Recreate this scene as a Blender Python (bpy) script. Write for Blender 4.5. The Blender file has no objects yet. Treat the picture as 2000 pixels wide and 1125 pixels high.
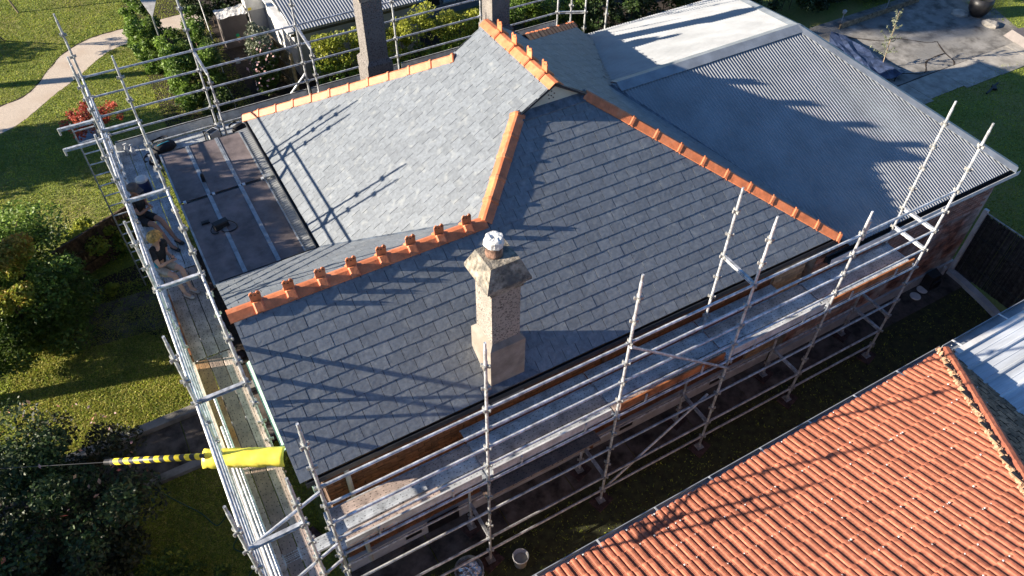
import bpy, math, random
import numpy as np
from mathutils import Vector, Matrix
random.seed(7); rng = np.random.default_rng(11)
SC = bpy.context.scene; COL = SC.collection

# ------------------------------------------------------------------ camera
CAM = Vector((1.451, -7.136, 13.883))
cR = Vector((0.868294, -0.495971, 0.008886)); cU = Vector((0.355398, 0.634491, 0.686377)); cF = Vector((0.346061, 0.592819, -0.727191))
cd = bpy.data.cameras.new('camera'); cam = bpy.data.objects.new('camera', cd); COL.objects.link(cam)
cam.matrix_world = Matrix(((cR.x, cU.x, -cF.x, CAM.x), (cR.y, cU.y, -cF.y, CAM.y), (cR.z, cU.z, -cF.z, CAM.z), (0, 0, 0, 1)))
cd.sensor_width = 36; cd.lens = 36*1506.86/2000; cd.clip_start = .1; cd.clip_end = 1000; SC.camera = cam

# ------------------------------------------------------------------ light
SUN_EL, SUN_AZ = math.radians(18.5), math.radians(-18.8)          # light travels towards SUN_AZ (from +x)
Ld = Vector((math.cos(SUN_EL)*math.cos(SUN_AZ), math.cos(SUN_EL)*math.sin(SUN_AZ), -math.sin(SUN_EL)))
w = bpy.data.worlds.new("World"); SC.world = w; w.use_nodes = True
bg = w.node_tree.nodes['Background']; sky = w.node_tree.nodes.new('ShaderNodeTexSky')
sky.sky_type = 'NISHITA'; sky.sun_disc = False; sky.sun_elevation = SUN_EL
sky.sun_rotation = math.atan2(-Ld.x, -Ld.y); sky.air_density = 1.0; sky.dust_density = .4; sky.ozone_density = 6.5
w.node_tree.links.new(sky.outputs[0], bg.inputs[0]); bg.inputs[1].default_value = .058
sd = bpy.data.lights.new('sun', 'SUN'); so = bpy.data.objects.new('sun', sd); COL.objects.link(so)
sd.energy = 5.0; sd.angle = math.radians(.5); sd.color = (1, .88, .72)
so.rotation_euler = Ld.to_track_quat('-Z', 'Y').to_euler(); so.location = (-30, 10, 20)
SC.view_settings.view_transform = 'Standard'; SC.view_settings.look = 'None'
SC.view_settings.gamma = 1; SC.view_settings.exposure = 1.5; SC.view_settings.use_curve_mapping = False

# ------------------------------------------------------------------ helpers
def tag(o, label=None, cat=None, group=None, kind=None):
    if label: o['label'] = label
    if cat: o['category'] = cat
    if group: o['group'] = group
    if kind: o['kind'] = kind
    return o
def empty(name, loc, label, cat, group=None, rz=0, parent=None):
    o = bpy.data.objects.new(name, None); COL.objects.link(o); o.location = loc; o.rotation_euler = (0, 0, rz); o.empty_display_size = .2
    if parent: o.parent = parent
    return tag(o, label, cat, group)
def V(*a): return Vector(a)
class MB:
    def __init__(s): s.v = []; s.f = []
    def add(s, vs, fs):
        b = len(s.v); s.v += [tuple(p) for p in vs]; s.f += [tuple(i+b for i in f) for f in fs]; return s
    BF = [(0,3,2,1),(4,5,6,7),(0,1,5,4),(1,2,6,5),(2,3,7,6),(3,0,4,7)]
    def box(s, x0, x1, y0, y1, z0, z1):
        return s.add([(x0,y0,z0),(x1,y0,z0),(x1,y1,z0),(x0,y1,z0),(x0,y0,z1),(x1,y0,z1),(x1,y1,z1),(x0,y1,z1)], MB.BF)
    def hexa(s, b, t):
        return s.add(list(b)+list(t), MB.BF)
    def bar(s, p, q, w, h, up=(0,0,1)):
        p = Vector(p); q = Vector(q); d = (q-p).normalized(); up = Vector(up)
        if abs(d.dot(up)) > .98: up = Vector((1,0,0))
        r = d.cross(up).normalized(); u = r.cross(d)
        o = [(-r*w/2-u*h/2), (r*w/2-u*h/2), (r*w/2+u*h/2), (-r*w/2+u*h/2)]
        return s.add([p+k for k in o]+[q+k for k in o], [(0,3,2,1),(4,5,6,7),(0,1,5,4),(1,2,6,5),(2,3,7,6),(3,0,4,7)])
    def tube(s, p, q, r, n=10, r2=None, caps=True):
        p = Vector(p); q = Vector(q); d = (q-p).normalized(); a = d.orthogonal().normalized(); b = d.cross(a)
        r2 = r if r2 is None else r2; vs = []
        for c, rr in ((p, r), (q, r2)):
            for i in range(n):
                t = 2*math.pi*i/n; vs.append(c+(a*math.cos(t)+b*math.sin(t))*rr)
        fs = [(i, (i+1) % n, n+(i+1) % n, n+i) for i in range(n)]
        if caps: fs += [tuple(range(n-1, -1, -1)), tuple(range(n, 2*n))]
        return s.add(vs, fs)
    def path(s, pts, r, n=6):
        for a, b in zip(pts[:-1], pts[1:]): s.tube(a, b, r, n)
        return s
    def lathe(s, prof, c=(0,0,0), n=20, jit=0):
        vs = []; c = Vector(c)
        for (r, z) in prof:
            for i in range(n):
                t = 2*math.pi*i/n; rr = r*(1+random.uniform(-jit, jit)); vs.append(c+V(rr*math.cos(t), rr*math.sin(t), z+random.uniform(-jit, jit)*.1))
        fs = []
        for k in range(len(prof)-1):
            for i in range(n): fs.append((k*n+i, k*n+(i+1) % n, (k+1)*n+(i+1) % n, (k+1)*n+i))
        fs += [tuple(range(n-1, -1, -1)), tuple(range((len(prof)-1)*n, len(prof)*n))]
        return s.add(vs, fs)
    def prism(s, poly, h):     # poly list of 3d points, h vector
        n = len(poly); h = Vector(h); a = [Vector(p) for p in poly]
        return s.add(a+[p+h for p in a], [tuple(range(n-1,-1,-1)), tuple(range(n, 2*n))]+[(i, (i+1) % n, n+(i+1) % n, n+i) for i in range(n)])
    def mesh(s, name, mat, smooth=False):
        m = bpy.data.meshes.new(name); m.from_pydata(s.v, [], s.f); m.materials.append(mat)
        if smooth: m.polygons.foreach_set('use_smooth', [True]*len(m.polygons))
        m.validate(); m.update(); return m
    def build(s, name, mat, parent=None, smooth=False, kind=None, label=None, cat=None, group=None, loc=None):
        m = s.mesh(name, mat, smooth); o = bpy.data.objects.new(name, m); COL.objects.link(o)
        if parent: o.parent = parent; o.matrix_parent_inverse = world_inv(parent)
        if loc: o.location = loc
        return tag(o, label, cat, group, kind)
def wmat(p):
    if p is None: return Matrix.Identity(4)
    L_ = Matrix.Translation(p.location) @ p.rotation_euler.to_matrix().to_4x4()
    return (wmat(p.parent) @ p.matrix_parent_inverse @ L_) if p.parent else L_
def world_inv(p): return wmat(p).inverted()
def inst(mesh, name, parent, loc=(0,0,0), rot=(0,0,0), local=False, kind=None, label=None):
    o = bpy.data.objects.new(name, mesh); COL.objects.link(o)
    if parent:
        o.parent = parent
        if not local: o.matrix_parent_inverse = world_inv(parent)
    o.location = loc; o.rotation_euler = rot
    return tag(o, label, kind=kind)
def copy_tree(o, parent=None):
    c = o.copy(); COL.objects.link(c); c.parent = parent
    for ch in list(o.children): copy_tree(ch, c)
    return c
def raw(name, vs, fs, mat, parent=None, kind=None, smooth=False):
    m = bpy.data.meshes.new(name); vs = np.asarray(vs, np.float32); fs = np.asarray(fs, np.int32); k = fs.shape[1]
    m.vertices.add(len(vs)); m.vertices.foreach_set('co', vs.ravel())
    m.loops.add(fs.size); m.loops.foreach_set('vertex_index', fs.ravel())
    m.polygons.add(len(fs)); m.polygons.foreach_set('loop_start', np.arange(0, fs.size, k, dtype=np.int32)); m.polygons.foreach_set('loop_total', np.full(len(fs), k, np.int32))
    m.materials.append(mat); m.update(calc_edges=True); m.validate()
    if smooth: m.polygons.foreach_set('use_smooth', [True]*len(m.polygons))
    o = bpy.data.objects.new(name, m); COL.objects.link(o)
    if parent: o.parent = parent; o.matrix_parent_inverse = world_inv(parent)
    return tag(o, kind=kind)

# ------------------------------------------------------------------ materials
def mat(name, col, rough=.7, metal=0, var=.15, scale=6, bump=.0, bscale=40, col2=None, isl=0, spec=.5, stretch=(1,1,1), thr=None, detail=6, trans=0, objr=0, col3=None, s3=1.5, f3=.4, wave=None, coat=0):
    m = bpy.data.materials.new(name); m.use_nodes = True; nt = m.node_tree; N = nt.nodes; L = nt.links
    b = N['Principled BSDF']; b.inputs['Roughness'].default_value = rough; b.inputs['Metallic'].default_value = metal
    b.inputs['Specular IOR Level'].default_value = spec
    if coat: b.inputs['Coat Weight'].default_value = coat; b.inputs['Coat Roughness'].default_value = .25
    tc = N.new('ShaderNodeTexCoord'); mp = N.new('ShaderNodeMapping'); mp.inputs['Scale'].default_value = stretch; L.new(tc.outputs['Object'], mp.inputs[0])
    n = N.new('ShaderNodeTexNoise'); n.inputs['Scale'].default_value = scale; n.inputs['Detail'].default_value = detail; n.inputs['Roughness'].default_value = .65; L.new(mp.outputs[0], n.inputs[0])
    r = N.new('ShaderNodeValToRGB'); L.new(n.outputs['Fac'], r.inputs[0])
    c2 = col2 or tuple(max(0, c*(1-var*2)) for c in col); a, bb = thr or (.35, .65)
    r.color_ramp.elements[0].position = a; r.color_ramp.elements[0].color = (*c2, 1)
    r.color_ramp.elements[1].position = bb; r.color_ramp.elements[1].color = (*[min(1, c*(1+var*.6)) for c in col], 1)
    out = r.outputs[0]
    if col3:
        n3 = N.new('ShaderNodeTexNoise'); n3.inputs['Scale'].default_value = s3; n3.inputs['Detail'].default_value = 8; L.new(tc.outputs['Object'], n3.inputs[0])
        r3 = N.new('ShaderNodeValToRGB'); r3.color_ramp.elements[0].position = f3; r3.color_ramp.elements[1].position = f3+.2; L.new(n3.outputs['Fac'], r3.inputs[0])
        mx = N.new('ShaderNodeMixRGB'); mx.inputs[2].default_value = (*col3, 1); L.new(r3.outputs[0], mx.inputs[0]); L.new(out, mx.inputs[1]); out = mx.outputs[0]
    if isl or objr:
        g = N.new('ShaderNodeNewGeometry'); oi = N.new('ShaderNodeObjectInfo'); ad = N.new('ShaderNodeMath'); ad.operation = 'ADD'
        L.new(g.outputs['Random Per Island'], ad.inputs[0]); L.new(oi.outputs['Random'], ad.inputs[1])
        fr = N.new('ShaderNodeMath'); fr.operation = 'FRACT'; L.new(ad.outputs[0], fr.inputs[0])
        mr = N.new('ShaderNodeMapRange'); k = isl or objr; mr.inputs['To Min'].default_value = 1-k; mr.inputs['To Max'].default_value = 1+k; L.new(fr.outputs[0], mr.inputs[0])
        hs = N.new('ShaderNodeHueSaturation'); L.new(out, hs.inputs['Color']); L.new(mr.outputs[0], hs.inputs['Value']); out = hs.outputs[0]
    L.new(out, b.inputs['Base Color'])
    if bump:
        nb = N.new('ShaderNodeTexNoise'); nb.inputs['Scale'].default_value = bscale; nb.inputs['Detail'].default_value = 6; L.new(mp.outputs[0], nb.inputs[0])
        bp = N.new('ShaderNodeBump'); bp.inputs['Strength'].default_value = bump; bp.inputs['Distance'].default_value = .02; L.new(nb.outputs['Fac'], bp.inputs['Height']); L.new(bp.outputs[0], b.inputs['Normal'])
    if trans:
        b.inputs['Transmission Weight'].default_value = 0
        t = N.new('ShaderNodeBsdfTranslucent'); L.new(out, t.inputs[0]); ms = N.new('ShaderNodeMixShader'); ms.inputs[0].default_value = trans
        L.new(b.outputs[0], ms.inputs[1]); L.new(t.outputs[0], ms.inputs[2]); L.new(ms.outputs[0], N['Material Output'].inputs[0])
    return m
M = {}
M['slate'] = mat('slate', (.182,.204,.228), .55, var=.12, scale=16, bump=.2, bscale=16, isl=.09, col3=(.25,.268,.275), s3=6.5, f3=.55)
M['underlay'] = mat('underlay', (.03,.035,.04), .9)
M['terra'] = mat('terracotta', (.64,.20,.08), .55, var=.16, scale=7, isl=.13, coat=.06, col3=(.60,.25,.13), s3=4, f3=.55, bump=.15)
M['oldtile'] = mat('old_orange_tile', (.42,.14,.08), .7, var=.25, scale=14, isl=.16, bump=.2, bscale=60, col3=(.31,.105,.065), s3=2.2, f3=.52, spec=.3)
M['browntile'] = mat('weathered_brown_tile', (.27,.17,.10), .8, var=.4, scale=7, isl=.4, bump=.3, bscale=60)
M['mortar'] = mat('mortar', (.50,.30,.19), .9, var=.3, scale=20, bump=.6, bscale=50)
M['galv'] = mat('galvanised_steel', (.66,.68,.70), .42, metal=.35, var=.28, scale=9, bump=.06, bscale=30, objr=.1)
M['galvdull'] = mat('dull_steel', (.4,.41,.41), .6, metal=.3, var=.3, scale=9, objr=.15)
M['couple'] = mat('cast_coupling', (.5,.5,.48), .55, metal=.4, var=.3, scale=20)
M['corr'] = mat('grey_corrugated_steel', (.33,.345,.36), .45, metal=.15, var=.1, scale=1.2)
M['flash'] = mat('grey_flashing', (.34,.37,.40), .45, metal=.25, var=.12, scale=3)
M['lead'] = mat('lead_flashing', (.14,.17,.21), .55, metal=.3, var=.3, scale=5, bump=.3, bscale=8)
M['charcoal'] = mat('charcoal_paint', (.025,.028,.032), .4, var=.2)
M['cream'] = mat('cream_paint', (.50,.50,.42), .6, var=.08, scale=3)
M['mint'] = mat('mint_paint', (.30,.47,.38), .6, var=.12)
M['white'] = mat('white_paint', (.72,.72,.70), .5, var=.12, scale=4)
M['plinth'] = mat('grey_white_plinth', (.52,.54,.55), .7, var=.15, scale=3)
M['brickdark'] = mat('dark_brown_brick', (.20,.085,.035), .7, var=.25, scale=8, isl=.22, bump=.2, bscale=60)
M['brickred'] = mat('red_brick', (.42,.19,.12), .85, var=.35, scale=5, isl=.35, bump=.5, bscale=70, col3=(.58,.50,.44), s3=1.3, f3=.45)
M['bricktan'] = mat('tan_brick', (.45,.32,.19), .85, var=.2, scale=8, isl=.22, bump=.3, bscale=70)
M['mort2'] = mat('wall_mortar', (.36,.32,.28), .95, var=.2, scale=9)
M['mort3'] = mat('dark_mortar', (.16,.10,.07), .95, var=.2, scale=9)
M['render'] = mat('roughcast_render', (.27,.24,.21), .95, var=.42, scale=34, bump=1.0, bscale=60, thr=(.36,.5), col3=(.25,.22,.19), s3=1.6, f3=.5)
M['renderdark'] = mat('sooty_render', (.17,.155,.145), .95, var=.35, scale=30, bump=1.0, bscale=60, thr=(.36,.52), col3=(.26,.235,.21), s3=1.3, f3=.55)
M['rendersm'] = mat('smooth_render', (.255,.228,.195), .9, var=.2, scale=3, bump=.2, bscale=30, col3=(.24,.19,.15), s3=2, f3=.5)
M['capstone'] = mat('lichen_capstone', (.30,.265,.215), .95, var=.4, scale=11, bump=.8, bscale=26, col3=(.08,.085,.085), s3=3.2, f3=.5)
M['pot'] = mat('clay_pot', (.35,.2,.14), .9, var=.4, scale=8, bump=.3)
M['foil'] = mat('crumpled_wrap', (.75,.74,.72), .35, var=.15, scale=8, bump=1, bscale=18)
M['ply'] = mat('film_faced_ply', (.19,.155,.15), .5, var=.25, scale=2.5, bump=.05, isl=.08, col3=(.21,.185,.18), s3=3.8, f3=.62)
M['track'] = mat('steel_track', (.42,.45,.47), .4, metal=.5, var=.2, scale=6)
M['toe'] = mat('toe_board', (.62,.63,.62), .5, metal=.1, var=.2, scale=4, bump=.1)
M['toeorange'] = mat('orange_toe_board', (.42,.15,.05), .7, var=.35, scale=4)
M['toecream'] = mat('cream_toe_board', (.72,.66,.52), .6, var=.2, scale=4)
M['timber'] = mat('weathered_timber', (.26,.2,.13), .85, var=.35, scale=8, bump=.3, isl=.2)
M['darktimber'] = mat('dark_fence_timber', (.10,.065,.04), .9, var=.4, scale=8, bump=.4, isl=.3)
M['concrete'] = mat('old_concrete', (.30,.285,.26), .9, var=.35, scale=1.6, bump=.25, bscale=30, col3=(.17,.17,.165), s3=.8, f3=.5)
M['slab'] = mat('pale_slab', (.42,.39,.34), .9, var=.2, scale=2.2, bump=.2, bscale=30, isl=.08)
M['alley'] = mat('alley_concrete', (.13,.11,.095), .95, var=.4, scale=2.5, bump=.2, isl=.15)
M['gravel'] = mat('gravel_path', (.62,.52,.42), .95, var=.15, scale=30, bump=.3, bscale=150, col3=(.50,.40,.31), s3=1.2, f3=.5, detail=10)
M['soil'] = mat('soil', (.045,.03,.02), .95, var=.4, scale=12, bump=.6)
M['black'] = mat('black_plastic', (.018,.018,.02), .45, var=.2)
M['rubber'] = mat('black_fabric', (.02,.02,.023), .85, var=.3, scale=20, bump=.3)
M['teal'] = mat('teal_fabric', (.03,.38,.52), .7)
M['navy'] = mat('navy_plastic', (.02,.03,.09), .4)
M['yellow'] = mat('yellow_vinyl', (.86,.72,.09), .4, var=.08, scale=6, bump=.25, bscale=6)
M['skin'] = mat('skin', (.62,.34,.23), .6, var=.06)
M['blond'] = mat('blond_hair', (.80,.46,.13), .6, var=.4, scale=14, bump=.8, bscale=50, stretch=(1,1,.3))
M['capgrey'] = mat('grey_cap', (.10,.085,.08), .8)
M['shorts'] = mat('beige_shorts', (.48,.38,.29), .85, var=.15, scale=12)
M['shoewhite'] = mat('pale_shoe', (.55,.45,.42), .7)
M['clear'] = mat('milky_plastic', (.62,.64,.66), .3, trans=.3)
M['tarp'] = mat('blue_tarp', (.045,.065,.13), .45, var=.3, scale=5, bump=.6, bscale=7)
M['bluewall'] = mat('blue_grey_weatherboard', (.17,.21,.25), .7, var=.1)
M['louvre'] = mat('pale_blue_shutter', (.36,.48,.55), .6, var=.1)
M['greywall'] = mat('pale_grey_wall', (.40,.41,.43), .8, var=.1, scale=3)
M['bronze'] = mat('taupe_cabinet', (.14,.12,.115), .5, var=.1)
M['metalwhite'] = mat('weathered_white_sheet', (.62,.66,.70), .5, metal=.1, var=.18, scale=1.5, stretch=(.3,3,1), col3=(.42,.47,.53), s3=1.2, f3=.58)
M['meshfence'] = mat('brushwood', (.06,.055,.055), .9, var=.4, scale=10, isl=.45, bump=.4)
M['sail'] = mat('shade_sail', (.62,.60,.56), .8, trans=.25)
M['redpad'] = mat('red_sole_board', (.085,.05,.045), .9, var=.4, scale=9)
def leafmat(name, c, c2, tr=.35, v=.35, rough=.5):
    m = mat(name, c, rough, var=.3, scale=1.2, col2=c2, isl=v, trans=tr, spec=.35); return m
M['leaf_dark'] = leafmat('dark_leaf', (.045,.08,.02), (.018,.034,.012), .2)
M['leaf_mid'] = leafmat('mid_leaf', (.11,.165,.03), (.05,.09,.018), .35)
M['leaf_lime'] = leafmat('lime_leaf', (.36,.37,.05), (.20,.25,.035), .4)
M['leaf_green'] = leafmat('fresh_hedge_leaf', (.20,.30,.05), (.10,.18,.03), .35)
M['leaf_orange'] = leafmat('orange_tip_leaf', (.42,.22,.04), (.33,.30,.05), .4)
M['leaf_black'] = leafmat('shade_dark_leaf', (.042,.045,.017), (.010,.016,.006), .12, .5, .6)  # dark foliage, deepened further in colour for the shade it stands in
M['leaf_red'] = leafmat('red_maple_leaf', (.55,.12,.06), (.24,.04,.03), .35)
M['leaf_sage'] = leafmat('sage_leaf', (.20,.22,.15), (.11,.13,.08), .2)
M['petal'] = leafmat('pink_petal', (.70,.36,.38), (.6,.45,.42), .3, .15)
M['petalred'] = leafmat('faded_red_petal', (.45,.10,.08), (.5,.35,.2), .3, .2)
M['bark'] = mat('bark', (.13,.09,.06), .9, var=.4, scale=8, bump=.6)
M['palebark'] = mat('pale_bark', (.32,.25,.17), .9, var=.3, scale=8)
# striped black / yellow sleeve
def striped():
    m = mat('striped_sleeve', (.8,.6,.03), .5); nt = m.node_tree; N = nt.nodes; L = nt.links; b = N['Principled BSDF']
    tc = N.new('ShaderNodeTexCoord'); sx = N.new('ShaderNodeSeparateXYZ'); L.new(tc.outputs['Object'], sx.inputs[0])
    a = N.new('ShaderNodeMath'); a.operation = 'MULTIPLY_ADD'; a.inputs[1].default_value = .55; L.new(sx.outputs['Z'], a.inputs[0]); L.new(sx.outputs['X'], a.inputs[2])
    mm = N.new('ShaderNodeMath'); mm.operation = 'MULTIPLY'; mm.inputs[1].default_value = 1/.165; L.new(a.outputs[0], mm.inputs[0])
    fr = N.new('ShaderNodeMath'); fr.operation = 'FRACT'; L.new(mm.outputs[0], fr.inputs[0])
    gt = N.new('ShaderNodeMath'); gt.operation = 'GREATER_THAN'; gt.inputs[1].default_value = .5; L.new(fr.outputs[0], gt.inputs[0])
    mx = N.new('ShaderNodeMixRGB'); mx.inputs[1].default_value = (.02,.02,.03,1); mx.inputs[2].default_value = (.8,.6,.03,1); L.new(gt.outputs[0], mx.inputs[0]); L.new(mx.outputs[0], b.inputs['Base Color'])
    return m
M['stripe'] = striped()
def plankmat(name, col, spot, rust=None):
    # perforated steel plank: rows of small punched holes (dark) from a procedural dot lattice
    m = mat(name, col, .5, metal=.12, var=.25, scale=4, objr=.12, col3=rust, s3=2.2, f3=.48, bump=.1); nt = m.node_tree; N = nt.nodes; L = nt.links; b = N['Principled BSDF']
    src = b.inputs['Base Color'].links[0].from_socket
    tc = N.new('ShaderNodeTexCoord'); mp = N.new('ShaderNodeMapping'); mp.inputs['Scale'].default_value = (1/.10, 1/.06, 0); L.new(tc.outputs['Object'], mp.inputs[0])
    vo = N.new('ShaderNodeTexVoronoi'); vo.inputs['Randomness'].default_value = .6; vo.inputs['Scale'].default_value = 1; vo.voronoi_dimensions = '2D'; L.new(mp.outputs[0], vo.inputs[0])
    lt = N.new('ShaderNodeMath'); lt.operation = 'LESS_THAN'; lt.inputs[1].default_value = .12; L.new(vo.outputs['Distance'], lt.inputs[0])
    mx = N.new('ShaderNodeMixRGB'); mx.inputs[2].default_value = (*spot, 1); L.new(lt.outputs[0], mx.inputs[0]); L.new(src, mx.inputs[1]); L.new(mx.outputs[0], b.inputs['Base Color'])
    return m
M['plank'] = plankmat('steel_plank', (.55,.58,.60), (.12,.12,.13))
M['plankrust'] = plankmat('rusty_plank', (.42,.25,.13), (.06,.04,.03), rust=(.38,.17,.05))
M['plankdark'] = plankmat('stained_plank', (.34,.25,.205), (.05,.045,.04), rust=(.24,.185,.16))
M['plankgrey'] = plankmat('worn_plank', (.54,.43,.37), (.09,.07,.06))
# lawn
def lawnmat(name, a, b2, c3):
    m = mat(name, a, .9, var=.3, scale=14, col2=b2, bump=1.0, bscale=45, col3=c3, s3=.55, f3=.46, detail=10); return m
M['lawn'] = lawnmat('lawn', (.19,.225,.032), (.085,.12,.02), (.23,.21,.06))
M['blade'] = leafmat('grass_blade', (.33,.38,.05), (.17,.23,.032), .35, .4, .7)
M['blade2'] = leafmat('dry_grass_blade', (.44,.39,.11), (.32,.32,.07), .3, .3, .7)

# ------------------------------------------------------------------ the ground
def sheet(name, pts, z, m, thick=None, label=None):
    mb = MB()
    if thick: mb.prism([(x, y, z-thick) for x, y in pts], (0, 0, thick))
    else: mb.add([(x, y, z) for x, y in pts], [tuple(range(len(pts)))])
    o = mb.build(name, m, kind='structure'); return o
sheet('lawn_ground', [(-250,-250),(300,-250),(300,300),(-250,300)], 0, M['lawn'])
def smooth_curve(pts, n=6):
    out = []
    for i in range(len(pts)-1):
        p0 = Vector(pts[max(i-1,0)]); p1 = Vector(pts[i]); p2 = Vector(pts[i+1]); p3 = Vector(pts[min(i+2, len(pts)-1)])
        for k in range(n):
            t = k/n; out.append(.5*((2*p1)+(p2-p0)*t+(2*p0-5*p1+4*p2-p3)*t*t+(3*p1-p0-3*p2+p3)*t**3))
    out.append(Vector(pts[-1])); return out
A = smooth_curve([(-9,19.5),(-4,18.7),(-2.1,18.85),(-1.17,19.3),(-.38,20.6),(.22,21.4),(1.14,21.95),(2.3,22.1),(5,22.2)])
B = smooth_curve([(-9,17.6),(-4,16.9),(-2.26,17.25),(-1.33,17.9),(-.55,18.75),(.27,19.5),(1.26,20.55),(2.3,21.0),(5,21.1)])
mb = MB(); n = len(A)
mb.add([(p.x+random.uniform(-.02,.02), p.y+random.uniform(-.03,.03), .006) for p in A]+[(p.x, p.y+random.uniform(-.03,.03), .006) for p in B], [(i, n+i, n+i+1, i+1) for i in range(n-1)])
mb.build('gravel_path', M['gravel'], kind='structure')
mb = MB(); mb.add([(p.x, p.y+.09, .004) for p in A]+[(p.x, p.y-.0, .004) for p in A], [(i, n+i, n+i+1, i+1) for i in range(n-1)]); mb.build('path_edge_soil', M['soil'], kind='structure')
# patio behind the house
sheet('patio', [(18.6,10.2),(30.6,10.2),(31.6,8.6),(30.6,6.1),(29.8,5.5),(19,5.9)], .006, M['concrete'])
sl = MB(); xs = [18.9,20.7,22.5,24.1,25.7,27.4,29.2,31.0]
for a, b in zip(xs[:-1], xs[1:]): sl.box(a+.01, b-.01, 5.15+random.uniform(-.12,.1)-.35, 5.88, -.03, .02)
sl.build('concrete_slab_row', M['slab'], kind='structure')
crk = MB()
for pts in ([(24.6,9.2),(25.6,8.3),(26.2,8.1),(26.9,7.4),(27.3,7.3)], [(27.3,7.3),(26.9,6.6),(26.7,6.1),(26.5,5.9)], [(26.9,6.6),(25.9,6.5),(25.2,6.05),(24.4,6.4),(23.9,6.2)], [(22.5,5.93),(25,5.93),(27.2,5.91),(29.4,5.86)]):
    q = smooth_curve([(a+random.uniform(-.04,.04), b+random.uniform(-.04,.04)) for a, b in pts], 5)
    for a, b in zip(q[:-1], q[1:]): 
        d = (b-a).normalized(); nn = Vector((-d.y, d.x))*random.uniform(.012,.035); crk.add([(a.x-nn.x,a.y-nn.y,.010),(b.x-nn.x,b.y-nn.y,.010),(b.x+nn.x,b.y+nn.y,.010),(a.x+nn.x,a.y+nn.y,.010)], [(0,1,2,3)])
crk.build('patio_crack', M['soil'], kind='structure')
# alley slabs beside the house
al = MB(); x = 1.9
while x < 18:
    al.box(x+.008, x+1.49, -1.28, -.61, -.05, .012+random.uniform(0,.01)); x += 1.5
al.build('alley_path', M['alley'], kind='structure')
# front path with raised edging
fp = MB(); x = -6
while x < 1.6:
    fp.box(x+.01, x+1.19, 3.12, 4.22, -.05, .02); x += 1.2
fp.build('front_path', M['alley'], kind='structure')
k1 = MB(); k1.box(-6, 1.7, 4.24, 4.44, 0, .14); k1.box(-6, 1.7, 2.92, 3.1, 0, .1); k1.build('path_kerb', M['concrete'], kind='structure')
sheet('garden_bed', [(4.6,14.9),(22,11.2),(22,16),(6,17)], .005, M['soil'])
sheet('side_garden_bed', [(2.2,15.0),(4.6,14.6),(6.6,16.4),(6.6,24),(2.5,24)], .0055, M['soil'])
sheet('verge_bed', [(-1.1,9.4),(.6,9.6),(1.5,7.0),(1.5,4.6),(-.4,7.6)], .0045, M['soil'])
sheet('verandah_shade_sheet', [(1.2,3.7),(3.7,3.7),(3.7,9.3),(1.2,9.3)], .0125, M['soil'])  # dark sheet put in as the shade below the ply platform
sheet('passage_ground', [(2,-3.45),(18,-3.45),(18,-1.28),(2,-1.28)], .004, mat('shade_dark_ground', (.05,.055,.02), .95, var=.5, scale=6, bump=.6, col2=(.02,.022,.01)))  # ground colour darkened to carry the shade of the passage
sheet('dark_paving', [(-1.6,8.6),(1.6,8.4),(1.6,6.9),(-1.6,7.3)], .010, M['alley'])

# grass blades (stuff) in the lawns the picture shows
def grass(name, regions, n, m, h=.05):
    P = []
    for (x0,x1,y0,y1), k in regions:
        P.append(np.column_stack([rng.uniform(x0,x1,int(n*k)), rng.uniform(y0,y1,int(n*k))]))
    P = np.vstack(P); keep = np.ones(len(P), bool)
    px, py = P[:,0], P[:,1]
    Ax = np.array([p.x for p in A]); Ay = np.array([p.y for p in A]); Bx = np.array([p.x for p in B]); By = np.array([p.y for p in B])
    ya = np.interp(px, Ax, Ay)+.04; yb = np.interp(px, Bx, By)-.02; keep &= ~((py < ya) & (py > yb) & (py > 15))
    keep &= ~((py > 2.9) & (py < 4.45) & (px < 1.7)); keep &= ~((px > 18) & (py > 5.05+.12*np.sin(px*3)) & (py < 10) & (px < 30.7))
    keep &= ~((px > 1.2) & (px < 3.7) & (py > 3.7) & (py < 9.3)); keep &= ~((px > 2) & (px < 12) & (py > -.7) & (py < 9)); keep &= ~((px > 1.8) & (px < 18) & (py > -1.3) & (py < -.6))
    P = P[keep]; n = len(P); a = rng.uniform(0, 6.283, n); hh = h*rng.uniform(.5, 1.4, n); ww = .012*rng.uniform(.7, 1.5, n)
    dx = np.cos(a)*ww; dy = np.sin(a)*ww; lx = rng.normal(0, .03, n); ly = rng.normal(0, .03, n)
    v = np.zeros((n,3,3)); v[:,0] = np.column_stack([P[:,0]-dx, P[:,1]-dy, np.zeros(n)]); v[:,1] = np.column_stack([P[:,0]+dx, P[:,1]+dy, np.zeros(n)])
    v[:,2] = np.column_stack([P[:,0]+lx, P[:,1]+ly, hh])
    o = raw(name, v.reshape(-1,3), np.arange(n*3).reshape(-1,3), m, kind='stuff'); return o
o = grass('lawn_grass', [((-7,5,8.5,31),.55), ((-4,1.8,-3,9),.30), ((2,18,-3.4,-1.35),.014), ((18.5,32,-1,6),.12), ((27,36,5,12),.05)], 360000, M['blade'], .032)
tag(o, 'short green grass blades growing over the front lawn and side yards', 'grass')
o = grass('dry_grass', [((-6,5,10,30),.5), ((-3,1.2,-2,3),.3), ((-3,1,4.4,8),.3)], 80000, M['blade2'], .032)
tag(o, 'straw coloured dry blades scattered through the front lawn', 'grass')

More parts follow.
